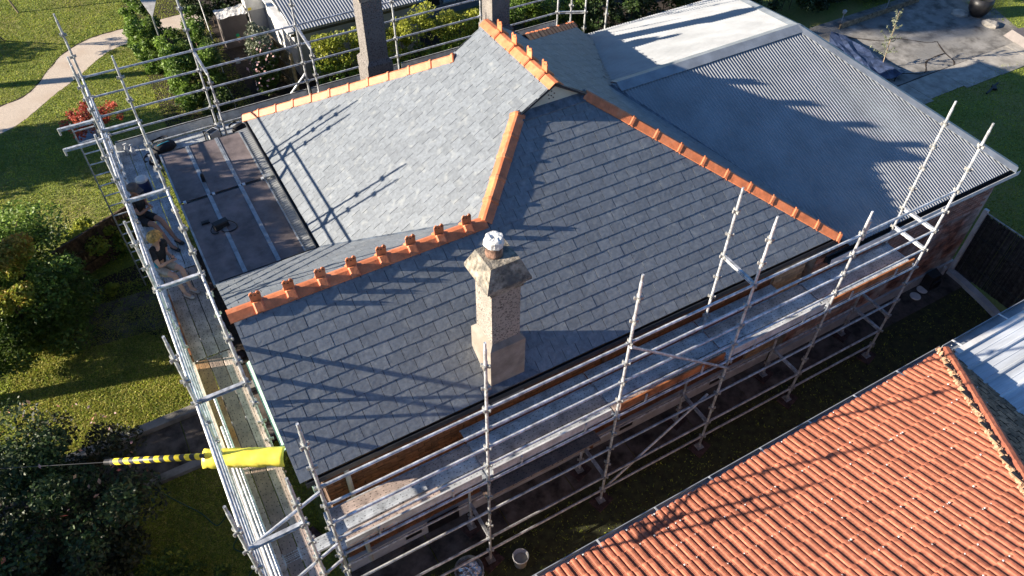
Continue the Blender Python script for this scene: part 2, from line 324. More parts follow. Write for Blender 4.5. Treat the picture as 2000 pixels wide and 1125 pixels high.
# ------------------------------------------------------------------ roof slope machinery
def slope_pt(o, u, s, n): return lambda a, b, h=0: o + u*a + s*b + n*h
def clip(poly, a, b):      # keep left of a->b in 2d
    out = []; 
    for i in range(len(poly)):
        p, q = poly[i], poly[(i+1) % len(poly)]
        sp = (b[0]-a[0])*(p[1]-a[1])-(b[1]-a[1])*(p[0]-a[0]); sq = (b[0]-a[0])*(q[1]-a[1])-(b[1]-a[1])*(q[0]-a[0])
        if sp >= -1e-9: out.append(p)
        if (sp > 1e-9 and sq < -1e-9) or (sp < -1e-9 and sq > 1e-9):
            t = sp/(sp-sq); out.append((p[0]+(q[0]-p[0])*t, p[1]+(q[1]-p[1])*t))
    return out
def pwl(tab, s):
    if s <= tab[0][0]: return tab[0][1]
    for (a, x), (b, y) in zip(tab[:-1], tab[1:]):
        if s <= b: return x+(y-x)*(s-a)/(b-a)
    return tab[-1][1]
def slated(slope_obj, pt, lo, hi, smax, gauge, width, nind, skip=None, ang=1.0, order=None):
    """rows of slates; lo/hi = piecewise-linear edges in (s along slope)"""
    rows = []; r = 0; s0 = 0
    while s0 < smax-1e-3:
        s1 = min(s0+gauge, smax+.01); l0, h0 = pwl(lo,s0+.003), pwl(hi,s0+.003)
        se = min(s1+.025, smax+.01); le, he = pwl(lo,s1-.003), pwl(hi,s1-.003)
        quad = [(l0,s0),(h0,s0),(he,se),(le,se)]
        u = math.floor(min(l0,le)/width)*width + (width/2 if r % 2 else 0) - width
        while u < max(h0,he):
            g = .004; a0, a1 = u+g+random.uniform(-.001,.001), u+width-g+random.uniform(-.001,.001); sj = s0+random.uniform(-.003,.003)
            poly = [(a0,sj+random.uniform(-.0015,.0015)),(a1,sj+random.uniform(-.0015,.0015)),(a1,se),(a0,se)]
            for i in range(4):
                if len(poly) > 2: poly = clip(poly, quad[i], quad[(i+1) % 4]) if i != 0 else poly
            if len(poly) > 2:
                ar = abs(sum(poly[i][0]*poly[(i+1) % len(poly)][1]-poly[(i+1) % len(poly)][0]*poly[i][1] for i in range(len(poly)))/2)
                if ar > .0008: rows.append((poly, s0, se, r))
            u += width
        s0 = s1; r += 1
    def emit(mb, item):
        poly, s0, se, r = item; t = .009; tl = random.uniform(-.0012,.0016)
        top = []; bot = []
        for a, b in poly:
            f = (b-s0)/(se-s0); f = max(0, min(1, f)); h = .0125*(1-f)+.0045*f
            top.append(pt(a, b, h+tl)); bot.append(pt(a, b, h-t))
        n = len(poly); mb.add(bot+top, [tuple(range(n-1,-1,-1)), tuple(range(n,2*n))]+[(i,(i+1) % n,n+(i+1) % n,n+i) for i in range(n)])
    if skip: rows = [it for it in rows if not skip(it)]
    full = rows
    if order: full = sorted(rows, key=order)
    for it in full[:nind]:
        mb = MB(); emit(mb, it); mb.build('slate', M['slate'], slope_obj)
    if len(full) > nind:
        mb = MB()
        for it in full[nind:]: emit(mb, it)
        mb.build('slate_field', M['slate'], slope_obj, kind='stuff')

# ------------------------------------------------------------------ the slate-roofed house
X0, XM, YE, ZE, P1, YG, XR, YF, P2 = 1.667, 3.651, -.703, 3.657, .644, 1.606, 8.119, 8.88, .629
ZG = ZE+P1*(YG-YE); ZR = ZE+P2*(XR-XM); HB = 3.661; YT = YE+HB; ZB = ZE+P1*HB; YT2 = YF-3.584; K = P1/P2; XE = 2*XR-XM
house = empty('slate_house', (6.5,4,0), 'brick house with a new blue grey slate roof and orange terracotta ridges inside the scaffold', 'house')
# walls
wl = MB(); wl.box(3.75, 12.0, -.5, 8.6, 0, 3.6); wl.box(2.0, 3.76, -.52, 3.6, 0, 3.6); wl.box(3.77, 12.0, -.52, -.5, 0, 3.6)
core = wl.build('wall', M['mort3'], house)
def bricks(parent, x0, x1, z0, z1, y, m, nind, L=.23, H=.076, mj=.01, depth=.025, axis='x', sgn=-1, nmat=None):
    rows = []; z = z0; r = 0; bm_ = None
    mesh = MB().box(0, L, 0, 1, 0, H)
    shared = MB(); 
    if axis == 'x': shared.box(0, L, -depth if sgn < 0 else 0, 0 if sgn < 0 else depth, 0, H)
    else: shared.box(-depth if sgn < 0 else 0, 0 if sgn < 0 else depth, 0, L, 0, H)
    shared = shared.mesh('brick', m); stuff = MB()
    while z+H <= z1:
        x = x0 - (L+mj)/2*(r % 2)
        while x < x1-.02:
            a = max(x, x0); b = min(x+L, x1)
            if b-a > .03: rows.append((a, b, z))
            x += L+mj
        z += H+mj; r += 1
    rows.sort(key=lambda t: -t[2])
    k = 0
    for a, b, z in rows:
        d = random.uniform(-.004,.004)
        if abs(b-a-L) < 1e-6 and k < nind:
            inst(shared, 'brick', parent, (a, y+d, z) if axis == 'x' else (y+d, a, z)); k += 1
        else:
            if axis == 'x': stuff.box(a, b, *( (y-depth+d, y+d) if sgn < 0 else (y+d, y+depth+d)), z, z+H)
            else: stuff.box(*( (y-depth+d, y+d) if sgn < 0 else (y+d, y+depth+d)), a, b, z, z+H)
    if stuff.v: stuff.build('brickwork', m, parent, kind='stuff')
bricks(core, 2.0, 11.2, .45, 3.56, -.52, M['brickdark'], 290)
wt = MB(); wt.box(11.25, 12.1, -.56, 0, 0, 3.55); wt = wt.build('side_wall', M['mort2'], house); bricks(wt, 11.25, 12.1, .45, 3.5, -.56, M['bricktan'], 60)
pb = MB(); pb.box(1.95, 12.0, -.60, -.52, 0, .42)
pb.build('plinth', M['plinth'], house)
vt = MB()
for x in (3.05, 5.2, 7.9, 10.3): vt.box(x, x+.32, -.612, -.60, .17, .29)
vt.build('vent', M['black'], house)
mb = MB(); mb.box(3.5, 4.15, -.615, -.60, .02, .44); mb.build('underfloor_opening', M['black'], house)
for x in (2.35, 7.2): MB().tube((x,-.60,.1),(x,-.60,3.5),.045,10).build('downpipe', M['cream'] if x < 5 else M['brickdark'], house)
# slopes: underlay sheets
def slope(name, poly, thick=.03):
    mb = MB(); a = [Vector(p) for p in poly]; n = (a[1]-a[0]).cross(a[2]-a[0]).normalized()
    if n.z < 0: a.reverse(); n = -n
    mb.prism([p-n*thick for p in a], n*(thick-.004)); return mb.build(name, M['underlay'], house)
JX = XM+(YG-YE)*K
hx = XM+HB*K; hx2 = 2*XR-hx
near = slope('near_roof_slope', [(X0,YE,ZE),(XE,YE,ZE),(hx2,YT,ZB),(hx,YT,ZB),(JX,YG,ZG),(X0,YG,ZG)])
light = slope('sunlit_roof_slope', [(XM,YF,ZE),(XM,2*YG-YE,ZE),(JX,YG,ZG),(hx,YT,ZB),(hx,YT-.1,ZB),(XR,YT-.1,ZR),(XR,YT2+.1,ZR),(XM+3.584*K,YT2+.1,ZE+P1*3.584)])
shade = slope('shaded_roof_slope', [(XE,YE,ZE),(XE,YF,ZE),(2*XR-XM-3.584*K,YT2+.1,ZE+P1*3.584),(XR,YT2+.1,ZR),(XR,YT-.1,ZR),(hx2,YT-.1,ZB),(hx2,YT,ZB)])
rear = slope('rear_roof_slope', [(XM,YF,ZE),(XE,YF,ZE),(2*XR-XM-3.584*K,YT2,ZE+P1*3.584),(XM+3.584*K,YT2,ZE+P1*3.584)])
gfar = slope('gable_far_slope', [(X0,2*YG-YE,ZE),(XM,2*YG-YE,ZE),(JX,YG,ZG),(X0,YG,ZG)])
c1 = math.sqrt(1+P1*P1); c2 = math.sqrt(1+P2*P2)
# near slope: u=+x, s up slope (+y)
SW, SG = .262, .1776*c1
pn = slope_pt(V(0,YE,ZE), V(1,0,0), V(0,1,P1)/c1, V(0,-P1,1)/c1)
slated(near, pn, [(0,X0-.02),((YG-YE)*c1-.001,X0-.02),((YG-YE)*c1,JX),(HB*c1,hx)], [(0,XE),(HB*c1,hx2)], HB*c1, SG, SW, 290, order=lambda it: (it[0][0][0]-3)**2*.4+(it[1])**2)
# sunlit slope: u=-y, s up (+x)
ps = slope_pt(V(XM,0,ZE), V(0,-1,0), V(1,0,P2)/c2, V(-P2,0,1)/c2)
slated(light, ps, [(0,-YF),(3.584*K*c2,-YT2),(3.584*K*c2+.001,-YT2-.1),(9,-YT2-.1)], [(0,-(2*YG-YE)),((JX-XM)*c2,-YG),((hx-XM)*c2,-YT),((hx-XM)*c2+.001,-YT+.1),(9,-YT+.1)], (XR-XM)*c2, (XR-XM)*c2/25, SW, 290, order=lambda it: -it[0][0][0])
# shaded slope: u=+y, s up (-x)
ph = slope_pt(V(XE,0,ZE), V(0,1,0), V(-1,0,P2)/c2, V(P2,0,1)/c2)
def under_ext(it):
    s = it[1]; x = XE-s/c2; z = ZE+P2*s/c2; y = it[0][0][0]
    return z < (5.14-.383*abs(y-4))-.12 and x > 10.3
slated(shade, ph, [(0,YE),((hx-XM)*c2,YT),((hx-XM)*c2+.001,YT-.1),(9,YT-.1)], [(0,YF),(3.584*K*c2,YT2),(3.584*K*c2+.001,YT2+.1),(9,YT2+.1)], (XR-XM)*c2, (XR-XM)*c2/25, SW, 60, skip=under_ext)
pf = slope_pt(V(0,2*YG-YE,ZE), V(-1,0,0), V(0,-1,P1)/c1, V(0,P1,1)/c1)
slated(gfar, pf, [(0,-XM),((YG-YE)*c1,-JX)], [(0,-X0+.02),(9,-X0+.02)], (YG-YE)*c1, (YG-YE)*c1/13, SW, 60)
# gablets
for yy, nm in ((YT, -1), (YT2, 1)):
    mb = MB(); k = .06
    mb.prism([(hx+.04, yy+.03*nm, ZB+.02),(hx2-.04, yy+.03*nm, ZB+.02),(XR, yy+.03*nm, ZR-.02)], (0, .05*nm*-1, 0)); g = mb.build('gablet_panel', M['cream'], house)
    if nm < 0:
        v = MB()
        for (a, b) in ((0,.0),(.06,.03),(-.06,.03),(.045,-.05),(-.045,-.05),(0,.09)): v.tube((XR-.03+a, yy-.034, ZB+.17+b), (XR-.03+a, yy-.042, ZB+.17+b), .013, 6)
        v.build('vent_hole', M['black'], g)
    for sx in (-1, 1):
        mb = MB(); mb.bar((XR, yy+.085*nm, ZR-.035), (XR+sx*(hx2-XR-.0), yy+.085*nm, ZB-.005), .02, .06); mb.build('bargeboard', M['charcoal'], house)
mb = MB(); mb.hexa([(hx-.02,YT-.17,ZB-P1*.17+.02),(hx2+.02,YT-.17,ZB-P1*.17+.02),(hx2,YT,ZB+.02),(hx,YT,ZB+.02)], [(hx-.02,YT-.17,ZB-P1*.17+.035),(hx2+.02,YT-.17,ZB-P1*.17+.035),(hx2,YT,ZB+.055),(hx,YT,ZB+.055)]); mb.build('lead_apron', M['lead'], house)
# gutters and fascias
def gutter(a, b, name='gutter', m=None, w=.11, h=.10, parent=None, out=V(0,-1,0)):
    a = Vector(a); b = Vector(b); mb = MB(); up = V(0,0,1)
    prof = [(0,-h),(w,-h),(w,0),(w+.012,0),(w+.012,-h-.012),(-.0,-h-.012)]
    vs = [a+out*x+up*z for x, z in prof]+[b+out*x+up*z for x, z in prof]; n = len(prof)
    mb.add(vs, [(i,(i+1) % n,n+(i+1) % n,n+i) for i in range(n)]+[tuple(range(n-1,-1,-1)), tuple(range(n,2*n))]); return mb.build(name, m or M['charcoal'], parent or house)
gutter((X0+.05,YE+.05,ZE-.005),(XE-.03,YE+.05,ZE-.005), out=V(0,-1,0), w=.10)
mb = MB(); mb.box(X0+.08, XE-.1, YE+.06, YE+.1, ZE-.17, ZE-.03); mb.build('fascia', M['timber'], house)
gutter((XM+.04,YF,ZE-.01),(XM+.04,2*YG-YE+.1,ZE-.01), out=V(-1,0,0), w=.09, h=.09)
gutter((X0+.05,2*YG-YE-.04,ZE-.01),(XM-.02,2*YG-YE-.04,ZE-.01), out=V(0,1,0), w=.09, h=.08)
gutter((XM,YF-.05,ZE-.01),(XE,YF-.05,ZE-.01), out=V(0,1,0))
# front gable wall in mint green boards
gb = MB(); gb.prism([(X0+.14,YE+.12,2.9),(X0+.14,2*YG-YE-.12,2.9),(X0+.14,2*YG-YE-.12,ZE-.02),(X0+.14,YG,ZG-.06),(X0+.14,YE+.12,ZE-.02)], (.04,0,0)); gbo = gb.build('gable_wall', M['mint'], house)
hood = MB()
y = .30
while y < 2.3:
    hood.hexa([(X0-.06,y,3.10),(X0+.14,y,3.22),(X0+.14,y+.05,3.22),(X0-.06,y+.05,3.10)], [(X0-.06,y,3.125),(X0+.14,y,3.245),(X0+.14,y+.05,3.245),(X0-.06,y+.05,3.125)]); y += .055
hd = hood.build('window_hood', M['mint'], house)
# verandah
vr = MB(); y0, y1 = 3.95, 9.0; nseg = int((y1-y0)/.076*8)
vs = []
for i in range(nseg+1):
    y = y0+(y1-y0)*i/nseg; dz = .011*math.sin(2*math.pi*(y)/.076); vs += [(1.75, y, 3.02+dz), (3.66, y, 3.30+dz)]
vr.add(vs, [(2*i,2*i+1,2*i+3,2*i+2) for i in range(nseg)]); vr.build('verandah_roof', M['corr'], house, smooth=True)
MB().box(3.69,3.745,3.9,8.6,2.9,3.56).build('verandah_wall', M['cream'], house)
for y in (4.2,6.5,8.8): MB().box(1.8,1.9,y,y+.1,0,3.0).build('verandah_post', M['cream'], house)
# ridge and hip tiles
def vtile(a, b, up, wA=.15, drop=.085, name='ridge_tile', m=None, t=.014, parent=None, lift=.03, fl=.25):
    """angular capping from a to b; wings fall away on both sides"""
    a = Vector(a); b = Vector(b); d = (b-a).normalized(); r = d.cross(up).normalized(); u = r.cross(d)
    mb = MB(); pr = [(-wA,-drop),(-wA*fl,0),(wA*fl,0),(wA,-drop),(wA,-drop-t),(wA*fl,-t),(-wA*fl,-t),(-wA,-drop-t)]
    pr = [(x, z+lift) for x, z in pr]
    vs = [a+r*x+u*z for x, z in pr]+[b+r*x+u*(z) for x, z in pr]; n = 8
    mb.add(vs, [(i,n+i,n+(i+1) % n,(i+1) % n) for i in range(n)]+[(0,1,2,3,4,5,6,7), tuple(range(15,7,-1))])
    return mb.build(name, m or M['terra'], parent or house), d, r, u
def band(at, d, r, u, parent, wA=.165, drop=.095, w=.15, lift=.045, crest=True, cs=1.0, fl=.28):
    mb = MB(); pr = [(-wA,-drop),(-wA*fl,0),(wA*fl,0),(wA,-drop)]; at = Vector(at)
    vs = []
    for k, (off, up) in enumerate(((-w/2,lift),(-w/2+.02,lift+.022),(w/2-.02,lift+.022),(w/2,lift))): vs += [at+d*off+r*x+u*(z+up) for x, z in pr]
    fs = []
    for k in range(3): fs += [(k*4+i,k*4+4+i,k*4+5+i,k*4+1+i) for i in range(3)]
    vs += [at+d*(-w/2)+r*x+u*(z) for x, z in pr]+[at+d*(w/2)+r*x+u*z for x, z in pr]
    fs += [(i,i+1,16+i+1,16+i) for i in range(3)]+[(12+i+1,12+i,20+i,20+i+1) for i in range(3)]
    mb.add(vs, fs); o = mb.build('roll', M['terra'], parent)
    if crest:
        c = MB(); W = .085*cs; base = at+u*(lift+.01)
        prof = [(-W,0),(-W,.10),(-W*1.05,.135),(-W*.8,.17),(-W*.45,.175),(-W*.25,.15),(-W*.0,.155),(W*.25,.15),(W*.45,.175),(W*.8,.17),(W*1.05,.135),(W,.10),(W,0)]
        poly = [base+d*x+u*(z*1.15)-r*.009 for x, z in prof]; c.prism(poly, r*.018); co = c.build('crest', M['terra'], parent)
        h = MB()
        for x in (-W*.62, 0, W*.62): h.tube(base+d*x+u*(.15 if x else .13)-r*.0105, base+d*x+u*(.15 if x else .13)+r*.0105, .014, 8)
        h.build('crest_hole', M['charcoal'], parent)
    return o
UP = V(0,0,1)
# front gable ridge (8 crests)
xs = [1.60]+[2.07+.512*i for i in range(8)]+[JX-.02]
for i in range(len(xs)-1):
    o, d, r, u = vtile((xs[i],YG,ZG),(xs[i+1]+.0,YG,ZG), UP)
    if i < 8: band((xs[i+1],YG,ZG), d, r, u, o)
# high ridge (4 crests + end)
ys = [YT-.14, YT+.27, YT+.80, YT+1.36, YT+1.92, YT2+.14]
for i in range(len(ys)-1):
    o, d, r, u = vtile((XR,ys[i],ZR),(XR,ys[i+1],ZR), UP)
    if 0 < i+1 < 5: band((XR,ys[i+1],ZR), d, r, u, o)
def hip(a, b, n, bands=True, first=0, wA=.135, drop=.10):
    a = Vector(a); b = Vector(b); d = (b-a).normalized(); r = d.cross(UP).normalized(); u = r.cross(d)
    for i in range(n):
        p = a+(b-a)*(i/n); q = a+(b-a)*((i+1)/n)
        o, d_, r_, u_ = vtile(p, q+d*.02, UP, wA+random.uniform(-.004,.004), drop, lift=.055+.005*(i % 2), fl=.16)
        if bands and i >= first: band(q-d*.02, d_, r_, u_, o, wA+.012, drop+.008, w=.085, lift=.057, crest=False, fl=.17)
hip((JX-.05,YG-.04,ZG+.0),(hx,YT-.02,ZB), 5, first=0)
hip((hx2,YT-.04,ZB),(XE+.02,YE-.02,ZE+.0), 11, first=1)
hip((XM-.02,YF+.02,ZE),(XM+3.584*K,YT2,ZE+P1*3.584), 11, first=0)
hip((2*XR-XM-3.584*K,YT2,ZE+P1*3.584),(XE,YF,ZE), 14, first=0)
mb = MB(); vv = V(JX-XM,YG-(2*YG-YE),ZG-ZE).normalized(); rr_ = vv.cross(UP).normalized(); a_ = V(XM,2*YG-YE,ZE+.022); b_ = V(JX,YG,ZG+.022); mb.add([a_-rr_*.03,a_+rr_*.03,b_+rr_*.03,b_-rr_*.03],[(0,1,2,3)]); mb.build('valley_flashing', M['lead'], house)
# chimneys
def chimney(cx, cy, zb, zt, sx=.6, sy=.62, pot=True, sh=.78, m1='render', m2='rendersm'):
    ch = MB(); ch.box(cx-sx/2*sh, cx+sx/2*sh, cy-sy/2*sh, cy+sy/2*sh, zb+.5, zt-.32); ch = ch.build('chimney', M[m1], house)
    b = MB(); b.box(cx-sx/2, cx+sx/2, cy-sy/2, cy+sy/2, zb-.6, zb+.90)
    b.hexa([(cx-sx/2,cy-sy/2,zb+.90),(cx+sx/2,cy-sy/2,zb+.90),(cx+sx/2,cy+sy/2,zb+.90),(cx-sx/2,cy+sy/2,zb+.90)],[(cx-sx/2*sh,cy-sy/2*sh,zb+.99),(cx+sx/2*sh,cy-sy/2*sh,zb+.99),(cx+sx/2*sh,cy+sy/2*sh,zb+.99),(cx-sx/2*sh,cy+sy/2*sh,zb+.99)])
    b.build('base', M[m2], ch)
    c = MB(); a = sx/2*sh; e = sy/2*sh
    c.box(cx-a-.03, cx+a+.03, cy-e-.03, cy+e+.03, zt-.52, zt-.46); c.box(cx-a-.05, cx+a+.05, cy-e-.05, cy+e+.05, zt-.46, zt-.40)
    lo = .36; hi = .235
    c.hexa([(cx-a-.05,cy-e-.05,zt-.40),(cx+a+.05,cy-e-.05,zt-.40),(cx+a+.05,cy+e+.05,zt-.40),(cx-a-.05,cy+e+.05,zt-.40)],[(cx-lo,cy-lo,zt-.36),(cx+lo,cy-lo,zt-.36),(cx+lo,cy+lo,zt-.36),(cx-lo,cy+lo,zt-.36)])
    c.box(cx-lo, cx+lo, cy-lo, cy+lo, zt-.36, zt-.31)
    c.hexa([(cx-lo,cy-lo,zt-.31),(cx+lo,cy-lo,zt-.31),(cx+lo,cy+lo,zt-.31),(cx-lo,cy+lo,zt-.31)],[(cx-hi,cy-hi,zt),(cx+hi,cy-hi,zt),(cx+hi,cy+hi,zt),(cx-hi,cy+hi,zt)])
    c.build('cap', M['capstone'], ch)
    if pot:
        MB().lathe([(.125,zt-.02),(.13,zt+.05),(.115,zt+.08),(.11,zt+.26)], (cx-.04,cy+.03,0), 16).build('chimney_pot', M['pot'], ch, smooth=True)
        MB().lathe([(.13,zt+.17),(.145,zt+.2),(.14,zt+.29),(.12,zt+.33),(.06,zt+.335),(.0,zt+.31)], (cx-.04,cy+.03,0), 16, jit=.08).build('pot_wrap', M['foil'], ch, label='crumpled white wrap over the chimney pot')
    return ch
chimney(5.20,-.30,3.72,6.32, .62,.64)
chimney(6.80,8.52,3.55,6.5, .62,.66, m1='renderdark', m2='renderdark'); chimney(10.03,8.52,3.55,6.5, .62,.66, m1='renderdark', m2='renderdark')
mb = MB(); mb.hexa([(4.8,-.72,ZE+.01),(5.75,-.72,ZE+.01),(5.6,-.58,ZE+.1),(4.86,-.58,ZE+.1)],[(4.8,-.72,ZE+.045),(5.75,-.72,ZE+.045),(5.6,-.58,ZE+.14),(4.86,-.58,ZE+.14)]); mb.build('chimney_flashing', M['lead'], house)

# ------------------------------------------------------------------ corrugated extension
ext = empty('corrugated_extension', (15,4,0), 'brick rear extension with a grey corrugated steel roof', 'building')
EW = MB(); EW.box(12.3, 18.02, -.63, 8.6, 0, 3.22); ew = EW.build('wall', M['mort2'], ext)
bricks(ew, 12.3, 18.04, .35, 3.2, -.63, M['brickred'], 290)
MB().box(12.0,18.1,-.70,-.63,0,.33).build('plinth', M['plinth'], ext)
ZX, YX, SX_ = 5.14, 4.0, .383
def corr(name, x0, x1, ylo, yhi, zf, amp=.0145, seg=8, parent=ext, m=None, pitch=.076):
    n = int((x1-x0)/pitch*seg); vs = []
    for i in range(n+1):
        x = x0+(x1-x0)*i/n; dz = amp*math.sin(2*math.pi*x/pitch); a, b = ylo(x), yhi(x); vs += [(x,a,zf(a)+dz),(x,b,zf(b)+dz)]
    mb = MB(); mb.add(vs, [(2*i,2*i+1,2*i+3,2*i+2) for i in range(n)]); return mb.build(name, m or M['corr'], parent, smooth=True)
zn = lambda y: ZX-SX_*abs(y-YX)
val = lambda x: YX-(x-10.23)*(YX+.78)/(12.95-10.23)
corr('near_roof', 10.25, 18.1, lambda x: max(-.80, val(x)), lambda x: YX if x < 15.5 else YX-(x-15.5)*(4.8/2.6), zn)
corr('far_roof', 10.25, 18.1, lambda x: YX if x < 15.5 else YX+(x-15.5)*(4.8/2.6), lambda x: min(8.8, 2*YX-val(x)), zn)
mb = MB(); mb.add([(15.5,YX,ZX-.02),(18.1,-.8,3.28),(18.1,8.8,3.28)], [(0,1,2)]); mb.build('end_roof', M['corr'], ext)
def cap(a, b, up, w, name, m=None, parent=None, h=.03, one=0):
    a = Vector(a); b = Vector(b); d = (b-a).normalized(); r = d.cross(up).normalized(); u = r.cross(d)
    mb = MB(); sA = one if one else .38
    pr = [(-w,-w*sA+h),(0,h+.012),(w,-w*sA+h),(w,-w*sA+h-.006),(0,h+.004),(-w,-w*sA+h-.006)]
    vs = [a+r*x+u*z for x, z in pr]+[b+r*x+u*z for x, z in pr]
    mb.add(vs, [(i,6+i,6+(i+1) % 6,(i+1) % 6) for i in range(6)]+[(0,1,2,3,4,5),(11,10,9,8,7,6)]); return mb.build(name, m or M['flash'], parent or ext)
cap((10.4,YX,ZX),(15.55,YX,ZX), UP, .21, 'ridge_capping')
cap((15.5,YX,ZX),(18.12,-.84,3.30), UP, .16, 'hip_capping', one=.22); cap((15.5,YX,ZX),(18.12,8.84,3.30), UP, .16, 'hip_capping', one=.22)
def strip(a, b, n, w, h, name, m, parent):
    MB().bar(a, b, w, h, n).build(name, m, parent)
nn = V(0,-SX_,1).normalized()
gutter((12.35,-.78,3.27),(18.15,-.78,3.27), 'gutter', M['charcoal'], .12, .11, ext, V(0,-1,0))
MB().box(12.35,18.12,-.80,-.76,3.1,3.27).build('fascia', M['charcoal'], ext)
MB().box(12.35,18.17,-.915,-.905,3.165,3.285).build('gutter_lip', M['white'], ext)
# valley flashing on the slate / steel meeting
mb = MB()
for sg in (1, -1):
    a = V(10.25,YX,ZX+.02); b = V(12.95,YX-4.75*sg,3.36); d = (b-a).normalized(); r = d.cross(UP).normalized()
    mb = MB(); mb.add([a-r*.07, a+r*.07, b+r*.07, b-r*.07], [(0,1,2,3)]); mb.build('valley_flashing', M['lead'], ext)
sc_ = MB()
for i in range(7):
    for j in range(13):
        x = 11.6+j*.53; y = -.5+i*.75
        if y < 4 and (x < 15.5-0 or y < YX-(x-15.5)*1.85-.2) and y > val(x)+.3: sc_.box(x-.006,x+.006,y-.006,y+.006,zn(y)+.008,zn(y)+.018)
sc_.build('roofing_screws', M['galvdull'], ext, kind='stuff')
MB().box(18.05,18.13,-.80,-.70,0,2.05).build('corner_post', M['white'], ext)
MB().tube((17.75,-.74,.05),(17.75,-.74,.3),.04,8).build('drain_pipe', M['white'], ext)

# ------------------------------------------------------------------ neighbour: orange tiled house
nb = empty('tiled_house', (9,-6,0), 'neighbouring house with an orange concrete tile roof across the side passage', 'house')
NY, NZ, NS, NX = -3.50, 3.06, .40, 12.62; HR = .80
MB().box(2, 12.3, -12, -4.05, 0, 2.9).build('wall', M['brickred'], nb)
slopeN = MB(); slopeN.hexa([(-1,NY,NZ-.06),(NX,NY,NZ-.06),(NX-5*HR,NY-5,NZ+5*NS-.06),(-1,NY-5,NZ+5*NS-.06)],[(-1,NY,NZ-.03),(NX,NY,NZ-.03),(NX-5*HR,NY-5,NZ+5*NS-.03),(-1,NY-5,NZ+5*NS-.03)]); slopeN = slopeN.build('tiled_slope', M['underlay'], nb)
# one concrete tile, seen from the butt: flat pan with fine ribs, then a raised roll
TW, TG = .257, .315
cN = math.sqrt(1+NS*NS); TL = TG*cN+.05
prof = [(0,.014),(.006,.030),(.020,.043),(.050,.047),(.078,.042),(.090,.028),(.096,.010),(.106,.010),(.112,.026),(.126,.038),(.150,.041),(.175,.036),(.190,.018),(.196,.010),(.202,.017),(.208,.010),(.216,.010),(.222,.017),(.228,.010),(.236,.010),(.242,.017),(.250,.011),(.257,.014)]
def tile_mesh(mt, name='tile'):
    mb = MB(); n = len(prof); vs = []
    for (s, dz) in ((0, .028), (TL, -.006)):
        for x, h in prof: vs.append((x*.985, s, h*.8+dz))
    for x, h in prof: vs.append((x*.985, 0, h-.034))
    fs = [(i+1,i,n+i,n+i+1) for i in range(n-1)]+[(i,i+1,2*n+i+1,2*n+i) for i in range(n-1)]
    fs += [(0, 2*n, n), (n-1, 2*n-1, 3*n-1)]
    mb.add(vs, fs); return mb.mesh(name, mt)
tmesh = tile_mesh(M['oldtile'])
# local frame: x -> -x world (butt seen from the gutter), y -> up the slope (-y), z -> normal
Rn = Matrix((( -1, 0, 0), (0, -1/cN, NS/cN), (0, NS/cN, 1/cN))).to_4x4()
tiles = []
for r in range(14):
    y = NY-.0+.04-r*TG; 
    x = 2.0
    while x < NX+.2:
        xr_ = x+TW
        lim = NX-(NY-y)*HR
        if x < lim+.34 and x > 3.0-r*.1: tiles.append((x+TW, y, r))
        x += TW
tiles.sort(key=lambda t: -t[1]+ .02*abs(t[0]-9))
cl_v = []; cl_f = []
for i, (x, y, r) in enumerate(tiles):
    Mt = Matrix.Translation((x, y, NZ+(NY-y)*NS-.012)) @ Rn @ Matrix.Rotation(random.uniform(-.006,.006), 4, 'Z')
    if x > NX-(NY-(y-TG-.08))*HR-.02:      # tile cut along the hip
        import bmesh
        bm = bmesh.new(); bm.from_mesh(tmesh); bm.transform(Mt)
        bmesh.ops.bisect_plane(bm, geom=bm.verts[:]+bm.edges[:]+bm.faces[:], plane_co=(NX,NY,0), plane_no=(1,-HR,0), clear_outer=True)
        bm.verts.index_update(); b = len(cl_v); cl_v += [tuple(v.co) for v in bm.verts]; cl_f += [tuple(v.index+b for v in f.verts) for f in bm.faces]; bm.free()
    elif i < 290 and y > -7.2:
        o = bpy.data.objects.new('tile', tmesh); COL.objects.link(o); o.parent = slopeN; o.matrix_parent_inverse = world_inv(slopeN); o.location = Mt.to_translation(); o.rotation_euler = Mt.to_euler()
    else:
        b = len(cl_v); cl_v += [tuple(Mt @ v.co) for v in tmesh.vertices]; cl_f += [tuple(k+b for k in p.vertices) for p in tmesh.polygons]
mb = MB(); mb.v = cl_v; mb.f = cl_f; mb.build('tile_field', M['oldtile'], slopeN, kind='stuff')
# lichen and mortar crumbs on the tile butts
cr = MB()
for i in range(330):
    x, y, r = random.choice(tiles); x -= random.choice([.02,.1,.235]); z = NZ+(NY-y)*NS+.05; k = random.uniform(.006,.017); cr.lathe([(k,0),(k*.7,k*.6)], (x, y-.005, z), 5)
cr.build('lichen_crumbs', M['white'], slopeN, kind='stuff')
# hip
ha = V(NX+.02, NY+.02, NZ+.02); hb = V(NX-4.2*HR, NY-4.2, NZ+4.2*NS+.02); nh = 15
for i in range(nh):
    p = ha+(hb-ha)*i/nh; q = ha+(hb-ha)*(i+1)/nh
    vtile(p+V(0,0,.012), q+(q-p)*.06, UP, .13, .075, name='hip_tile', m=M['oldtile'], parent=nb, lift=.07)
SGM = 1; mo = MB(); d = (hb-ha).normalized(); r_ = d.cross(UP).normalized(); i = 0; L_ = (hb-ha).length; s = 0
while s < L_:
    for sg in (SGM,):
        w_ = .128+random.uniform(-.025,.02); mo.lathe([(random.uniform(.022,.042),-.05),(random.uniform(.012,.028),.012)], ha+d*s+r_*w_*sg+V(0,0,.03), 6, jit=.3)
    s += .035
mo.build('bedding_mortar', M['mortar'], nb, kind='stuff')
